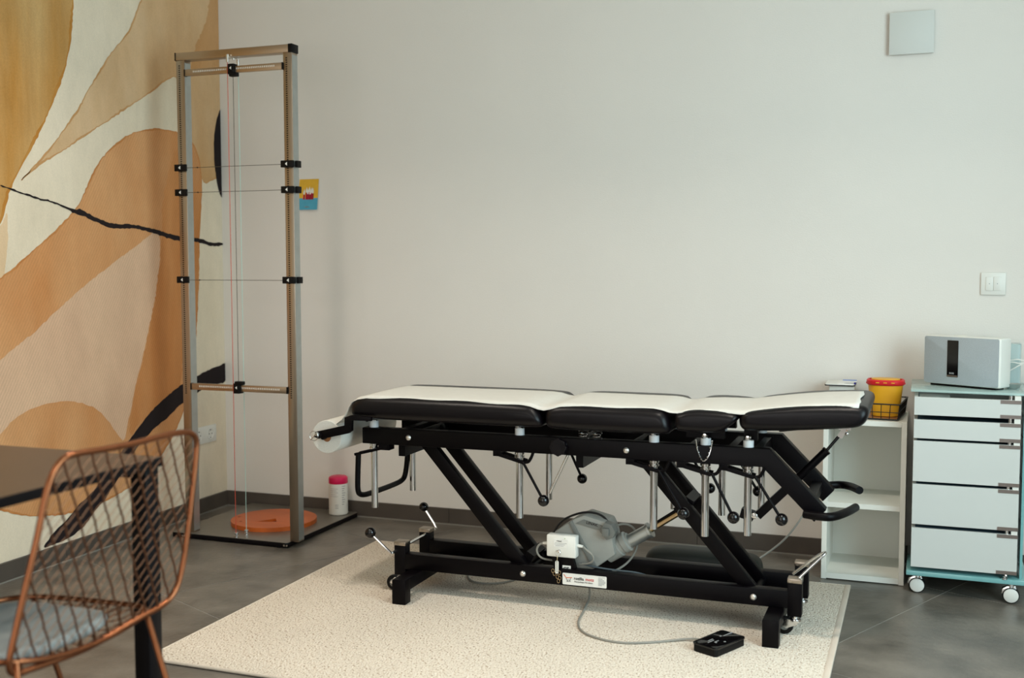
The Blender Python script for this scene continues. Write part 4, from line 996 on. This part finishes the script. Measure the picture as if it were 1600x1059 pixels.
for s in (-1, 1): MB().box(2.937 + s * .062 - .005, 2.937 + s * .062 + .005, -.213, -.197, .700, .706, bev=.001).build('lid_tab', M['red'], sc_)
o = tag(MB().lathe((2.862, -.26, ZT + .007), [(0, 0), (.010, 0), (.0125, .003), (.0125, .062), (.012, .074), (.009, .080), (0, .082)], n=24).build('white_tube', M['white_plastic']), 'white rounded tube in the wire basket, left of the yellow container', 'tube')
# white appliance and papers
dv = thing('white_appliance', 'low white box device with dark rim at the left of the shelf top', 'device', (2.78, -.12, ZT))
MB().box(2.738, 2.828, -.165, -.035, ZT, .683, bev=.004).build('body', M['melamine'], dv)
MB().prism(rounded(2.724, 2.830, -.180, -.025, .006), .683, .6865, 'xy').build('rim', M['rubber'], dv)
MB().prism(rounded(2.7255, 2.8285, -.1785, -.0265, .005), .6865, .6895, 'xy', bev=.001).build('lid', M['white_plastic'], dv)
MB().lathe((2.762, -.1652, .662), [(0, .003), (.003, .0025), (.004, 0)], axis=(0, -1, 0), n=12).build('button', M['rubber'], dv)
pb = thing('leaflet', 'white printed leaflet with blue edge lying on the white box device', 'leaflet', (2.82, -.1, .69))
MB().box(2.770, 2.832, -.172, -.045, .6896, .6915).build('sheet', M['label'], pb, smooth=False)
MB().box(2.780, 2.830, -.062, -.048, .6915, .6945).build('blue_edge', M['print_blue'], pb, smooth=False)
b = MB(); b.box(2.792, 2.824, -.168, -.158, .6915, .6918); b.box(2.796, 2.824, -.150, -.143, .6915, .6918); b.build('print', M['print_grey'], pb, smooth=False)
MB().box(2.826, 2.8325, -.1735, -.150, .6905, .6955).build('blue_tab', M['print_navy'], pb, smooth=False)
b = MB(); b.prism([(2.690 + .06, ZT), (2.690 + .06, ZT + .05), (2.70 + .06, ZT + .076), (2.735 + .05, ZT + .078), (2.79, ZT + .05), (2.79, ZT)], -.262, -.19, 'xz', bev=.004)
tag(b.build('folded_cloth', M['paper']), 'folded white cloth behind the head end of the table', 'cloth')

# ------------------------------------------------------------------ drawer unit with swivel drawers
du = thing('drawer_unit', 'white five-drawer rolling cabinet with teal glass top and base', 'drawer unit', (3.2, -.22, 0))
DX0, DX1, DY0, DY1 = 3.036, 3.366, -.420, -.075
rows = [(.620, .681), (.541, .6045), (.394, .5325), (.247, .3845), (.100, .2345)]
for i, (z0, z1) in enumerate(rows):
    d = MB(); w = .012
    d.box(DX0, DX1, DY0, DY0 + .014, z0, z1, bev=.0008, seg=1); d.box(DX0, DX0 + w, DY0 + .014, DY1, z0, z1); d.box(DX1 - w, DX1, DY0 + .014, DY1, z0, z1); d.box(DX0 + w, DX1 - w, DY1 - w, DY1, z0, z1)
    d = d.build('drawer', M['drawer'], du, smooth=False)
    MB().box(DX0 + w, DX1 - w, DY0 + .014, DY1 - w, z0 + .002, (z1 - .004 if i else z0 + .008)).build('drawer_tray', M['drawer_in'], d, smooth=False)
    for za, zb in ((z0, z0 + .0125), (z1 - .0125, z1)):
        if i == 0 and za < .65: pass
        MB().box(3.303, DX1 + .0004, DY0 - .0012, DY0 + .001, za + .0004, zb - .0004).build('corner_plate', M['mirror_brown'], d, smooth=False)
    if i < 4:
        zt_ = rows[i + 1][1]
        MB().box(3.346, 3.365, DY0 + .001, DY0 + .03, zt_, z0).build('hinge_block', M['white_plastic'], du, smooth=False)
MB().box(3.346, 3.365, DY0 + .001, DY0 + .03, .681, .694).build('hinge_block', M['white_plastic'], du, smooth=False)
MB().cyl((3.334, DY0 + .012, .084), (3.334, DY0 + .012, .694), .0062, n=18).build('pivot_rod', M['chrome'], du)
MB().lathe((3.330, DY0 + .004, .084), [(0, 0), (.010, 0), (.010, .004), (.006, .006), (.006, .010), (.010, .012), (0, .012)], n=16).build('pivot_bearing', M['chrome'], du)
tp = [(3.022, -.392), (3.405, -.436), (3.405, -.03), (3.034, -.03)]
MB().prism([(3.024, -.386), (3.400, -.400), (3.400, -.03), (3.024, -.03)], .6945, .7025, 'xy', bev=.001).build('glass_top', M['glass_teal'], du)
MB().prism([(3.022, -.415), (3.405, -.424), (3.405, -.05), (3.022, -.05)], .068, .084, 'xy', bev=.002).build('glass_base', M['glass_edge'], du)
MB().box(3.376, 3.384, -.40, -.06, .084, .6945).build('side_panel', M['glass_edge'], du, smooth=False)
for x, y in ((3.058, -.385), (3.352, -.408), (3.07, -.10), (3.34, -.10)):
    c = MB(); c.cyl((x, y + .012, .052), (x, y + .012, .068), .010); c.box(x - .016, x + .013, y + .004, y + .024, .040, .054, bev=.003); c.prism([(x - .031, .030), (x - .027, .048), (x - .012, .058), (x + .012, .060), (x + .018, .050), (x - .018, .030)], y + .004, y + .024, 'xz', bev=.002)
    c = c.build('caster', M['chrome'], du)
    for yy in (y, y + .018): 
        MB().lathe((x, yy, .0270), [(0, 0), (.022, 0), (.0258, .002), (.0268, .006), (.0258, .010), (0, .010)], axis=(0, 1, 0), n=28).build('wheel', M['rubber'], c)
    MB().lathe((x, y - .003, .0270), [(0, 0), (.020, 0), (.0232, .002), (.0237, .005)], axis=(0, 1, 0), n=28).build('wheel_cover', M['white_plastic'], c)
o = tag(MB().prism(rounded(3.052, 3.150, -.385, -.25, .008), .6286, .6745, 'xy', bev=.002).build('storage_box', M['frame_white']), 'pale box lying in the open top drawer', 'box')
# loudspeaker
sp = thing('loudspeaker', 'white table loudspeaker with silver-grey grille on the drawer unit', 'speaker', (3.18, -.25, .7025))
A_ = Vector((3.064, -.207, 0)); B_ = Vector((3.3025, -.345, 0)); dd = (B_ - A_).normalized(); nn = Vector((-dd.y, dd.x, 0)); L_ = (B_ - A_).length
def spm(b):   # local (along, depth, z) to world
    for v in b.bm.verts: p = v.co.copy(); v.co = A_ + dd * p.x + nn * p.y + Vector((0, 0, p.z))
    return b
Z0, Z1 = .709, .878
b = MB(); b.box(0, L_, .003, .078, Z0, Z1, bev=.007, seg=3); spm(b).build('cabinet', M['white_plastic'], sp)
b = MB(); b.prism(rounded(.0015, L_ - .006, Z0 + .003, Z1 - .003, .006), -.001, .006, 'xz', bev=.001); spm(b).build('grille', M['grille'], sp)
b = MB(); b.prism(rounded(.088, .128, .737, .864, .002), -.0025, .004, 'xz'); d = spm(b).build('display', M['display'], sp)
b = MB(); b.box(.089, .127, -.0032, -.0022, .7375, .7435); spm(b).build('display_trim', M['mirror_brown'], d, smooth=False)
rot_z = math.atan2(dd.y, dd.x); tp_ = A_ + dd * .097 + nn * -.0028
text('BOSE', .0075, (tp_.x, tp_.y, .7475), (PI / 2, 0, rot_z), M['print_grey'], d, bold=.0002)
b = MB(); b.box(.02, L_ - .02, .012, .07, .7025, .7095); spm(b).build('foot', M['rubber'], sp, smooth=False)
b = MB(); b.prism(rounded(.09, .14, .03, .055, .004), Z1 - .0005, Z1 + .0015, 'xy'); spm(b).build('button_strip', M['melamine'], sp)
# things behind the speaker
o = tag(MB().prism(rounded(3.335, 3.378, -.20, -.12, .01), .703, .852, 'xy', bev=.004).build('clear_canister', M['clear']), 'frosted clear canister behind the loudspeaker', 'canister')
o = tag(MB().lathe((3.348, -.262, .703), [(0, 0), (.016, 0), (.020, .004), (.029, .018), (.028, .018), (.018, .005), (0, .004)], n=28).build('small_bowl', M['alu']), 'small metal bowl on the glass top beside the loudspeaker', 'bowl')
b = MB()
b.tube([(3.325, -.225, .800), (3.345, -.225, .797), (3.365, -.225, .802), (3.385, -.22, .796)], .0022, n=6, smooth=2); b.tube([(3.325, -.225, .790), (3.35, -.227, .792), (3.372, -.225, .786), (3.39, -.22, .790)], .0022, n=6, smooth=2)
b.tube([(3.322, -.225, .748), (3.35, -.227, .768), (3.385, -.225, .790)], .0022, n=6, smooth=2)
o = tag(b.build('white_cable', M['white_plastic']), 'thin white cables looped behind the loudspeaker', 'cable')

# ------------------------------------------------------------------ desk in the foreground
ds = thing('desk', 'dark desk, brown reflection painted on its top, with black steel legs in the left foreground', 'desk', (.85, -2.85, 0))
TX0, TX1, TY0, TY1, TZ = .12, 1.543, -3.30, -2.443, .72
MB().box(TX0, TX1, TY0, TY1, TZ - .019, TZ, bev=.0015).build('desk_top', [M['table_edge']], ds)
MB().box(TX0 + .001, TX1 - .001, TY0 + .001, TY1 - .001, TZ, TZ + .0012).build('top_surface', M['table_top'], ds, smooth=False)
for x in (TX0 + .006, TX1 - .046):
    for y in (TY0 + .006, TY1 - .048): MB().box(x, x + .040, y, y + .042, 0, TZ - .019, bev=.002).build('leg', M['table_edge'], ds)
for y in (TY0 + .012, TY1 - .036): MB().box(TX0 + .046, TX1 - .046, y, y + .024, TZ - .042, TZ - .0195).build('apron', M['table_edge'], ds, smooth=False)

# ------------------------------------------------------------------ copper wire chair
ch = thing('wire_chair', 'copper wire chair with grey seat cushion pushed up to the desk', 'chair', (1.5, -2.8, 0))
MB().tube(list(CHAIR_LOOP), .0062, n=14, smooth=3, closed=True).build('back_frame', M['copper'], ch)
# backrest wires lie in the plane of the loop
c0 = Vector(CHAIR_LOOP[12]); c1 = Vector(CHAIR_LOOP[6]); c2 = Vector(CHAIR_LOOP[19])
eu = (c1 - c0).normalized(); nrm = eu.cross(c2 - c0).normalized(); ev = nrm.cross(eu); ev = ev if ev.z > 0 else -ev
lp2 = [((Vector(q) - c0).dot(eu), (Vector(q) - c0).dot(ev)) for q in CHAIR_LOOP]
def to3(u, v, d=0): return c0 + eu * u + ev * v + nrm * d
def to2(q): q = Vector(q) - c0; return Vector((q.dot(eu), q.dot(ev)))
def span(p, d):
    ts = []
    for i in range(len(lp2)):
        a = Vector(lp2[i]); e = Vector(lp2[(i + 1) % len(lp2)]) - a; den = d.x * e.y - d.y * e.x
        if abs(den) < 1e-9: continue
        w = a - p; t_ = (w.x * e.y - w.y * e.x) / den; s_ = (w.x * d.y - w.y * d.x) / den
        if 0 <= s_ < 1: ts.append(t_)
    return (min(ts), max(ts)) if len(ts) >= 2 else None
b = MB()
dA = (to2((1.6453, -2.6729, .5832)) - to2((1.6414, -2.7082, .7137))).normalized()
dB = (to2((1.6557, -2.5924, .5901)) - to2((1.6485, -2.6466, .5456))).normalized()
for d, step, cnt, off, wr in ((dA, .0310, 18, .0022, .0019), (dB, .0165, 40, -.0022, .0008)):
    perp = Vector((-d.y, d.x)); base = Vector((.24, -.17))
    for k in range(-cnt, cnt + 1):
        p = base + perp * (k * step); sp_ = span(p, d)
        if not sp_ or sp_[1] - sp_[0] < .02: continue
        n = max(2, int((sp_[1] - sp_[0]) / .022)); pts = []
        for i in range(n + 1):
            q = p + d * (sp_[0] + (sp_[1] - sp_[0]) * i / n); wob = .0016 * (1 if i % 2 else -1)
            q = q + perp * wob; pts.append(to3(q.x, q.y, off * (1 if i % 2 else .3)))
        b.tube(pts, wr, n=6, smooth=0)
b.build('back_mesh', M['copper_wire'], ch, kind='stuff')
# seat pan: rim and sagging mesh
rim = [(1.648, -2.612), (1.545, -2.617), (1.42, -2.626), (1.362, -2.640), (1.325, -2.675), (1.308, -2.75), (1.305, -2.85), (1.318, -2.93), (1.36, -2.965), (1.47, -2.975), (1.58, -2.962), (1.612, -2.935), (1.628, -2.85), (1.640, -2.72)]
rimz = lambda x, y: .455 - .028 * max(0, 1 - ((y + 2.78) / .17) ** 2) * (1 if x > 1.58 else 0)
MB().tube([(x, y, rimz(x, y)) for x, y in rim], .0055, n=12, smooth=2, closed=True).build('seat_rim', M['copper'], ch)
b = MB()
def sagz(x, y): 
    dx = min(1, abs(x - 1.47) / .17); dy = min(1, abs(y + 2.79) / .175); return .455 - .030 * (1 - dx ** 3) * (1 - dy ** 3) - (.02 if x > 1.6 else 0) * (1 - dy)
def inside(x, y):
    c_ = False
    for i in range(len(rim)):
        (xa, ya), (xb, yb) = rim[i], rim[(i + 1) % len(rim)]
        if (ya > y) != (yb > y) and x < (xb - xa) * (y - ya) / (yb - ya) + xa: c_ = not c_
    return c_
for sx in (-1, 1):
    for k in range(-16, 17):
        run = []
        for i in range(61):
            t_ = -.30 + .01 * i; x = 1.47 + t_ * .8 + k * .024 * .6; y = -2.79 + sx * t_ + (-sx) * k * .024 * .8
            if inside(x, y): run.append((x, y, sagz(x, y) - .001 * sx))
        if len(run) > 2: b.tube(run[::2] + ([run[-1]] if len(run) % 2 == 0 else []), .0016, n=6, smooth=0)
b.build('seat_mesh', M['copper_wire'], ch, kind='stuff')
# legs
for a, c_ in (((1.640, -2.628, .450), (1.905, -2.744, 0)), ((1.377, -2.645, .450), (1.43, -2.53, 0)), ((1.610, -2.930, .448), (1.75, -3.04, 0)), ((1.36, -2.955, .448), (1.29, -3.05, 0))):
    a = Vector(a); c_ = Vector(c_); MB().cyl(a, c_, .0058, n=14).build('leg', M['copper'], ch)
cs = MB()
R = []
for k in range(9):
    a = PI * k / 8; sc = .90 + .10 * math.sin(a); zz = -.011 * math.cos(a)
    ring = []
    for t_ in range(48):
        an = 2 * PI * t_ / 48; e = 3.0
        x = 1.478 + sc * .138 * math.copysign(abs(math.cos(an)) ** (2 / e), math.cos(an)); y = -2.795 + sc * .150 * math.copysign(abs(math.sin(an)) ** (2 / e), math.sin(an))
        ring.append(cs.bm.verts.new((x, y, .449 + zz - .012 * (1 - ((x - 1.478) / .14) ** 2) + (.004 if k > 4 else 0))))
    R.append(ring)
for A, B in zip(R, R[1:]):
    for k in range(48): cs.bm.faces.new((A[k], A[(k + 1) % 48], B[(k + 1) % 48], B[k]))
cs.bm.faces.new(R[0]); cs.bm.faces.new(R[-1])
tag(cs.build('seat_cushion', M['fabric'], angle=60), 'grey-blue square cushion lying on the copper wire chair', 'cushion')
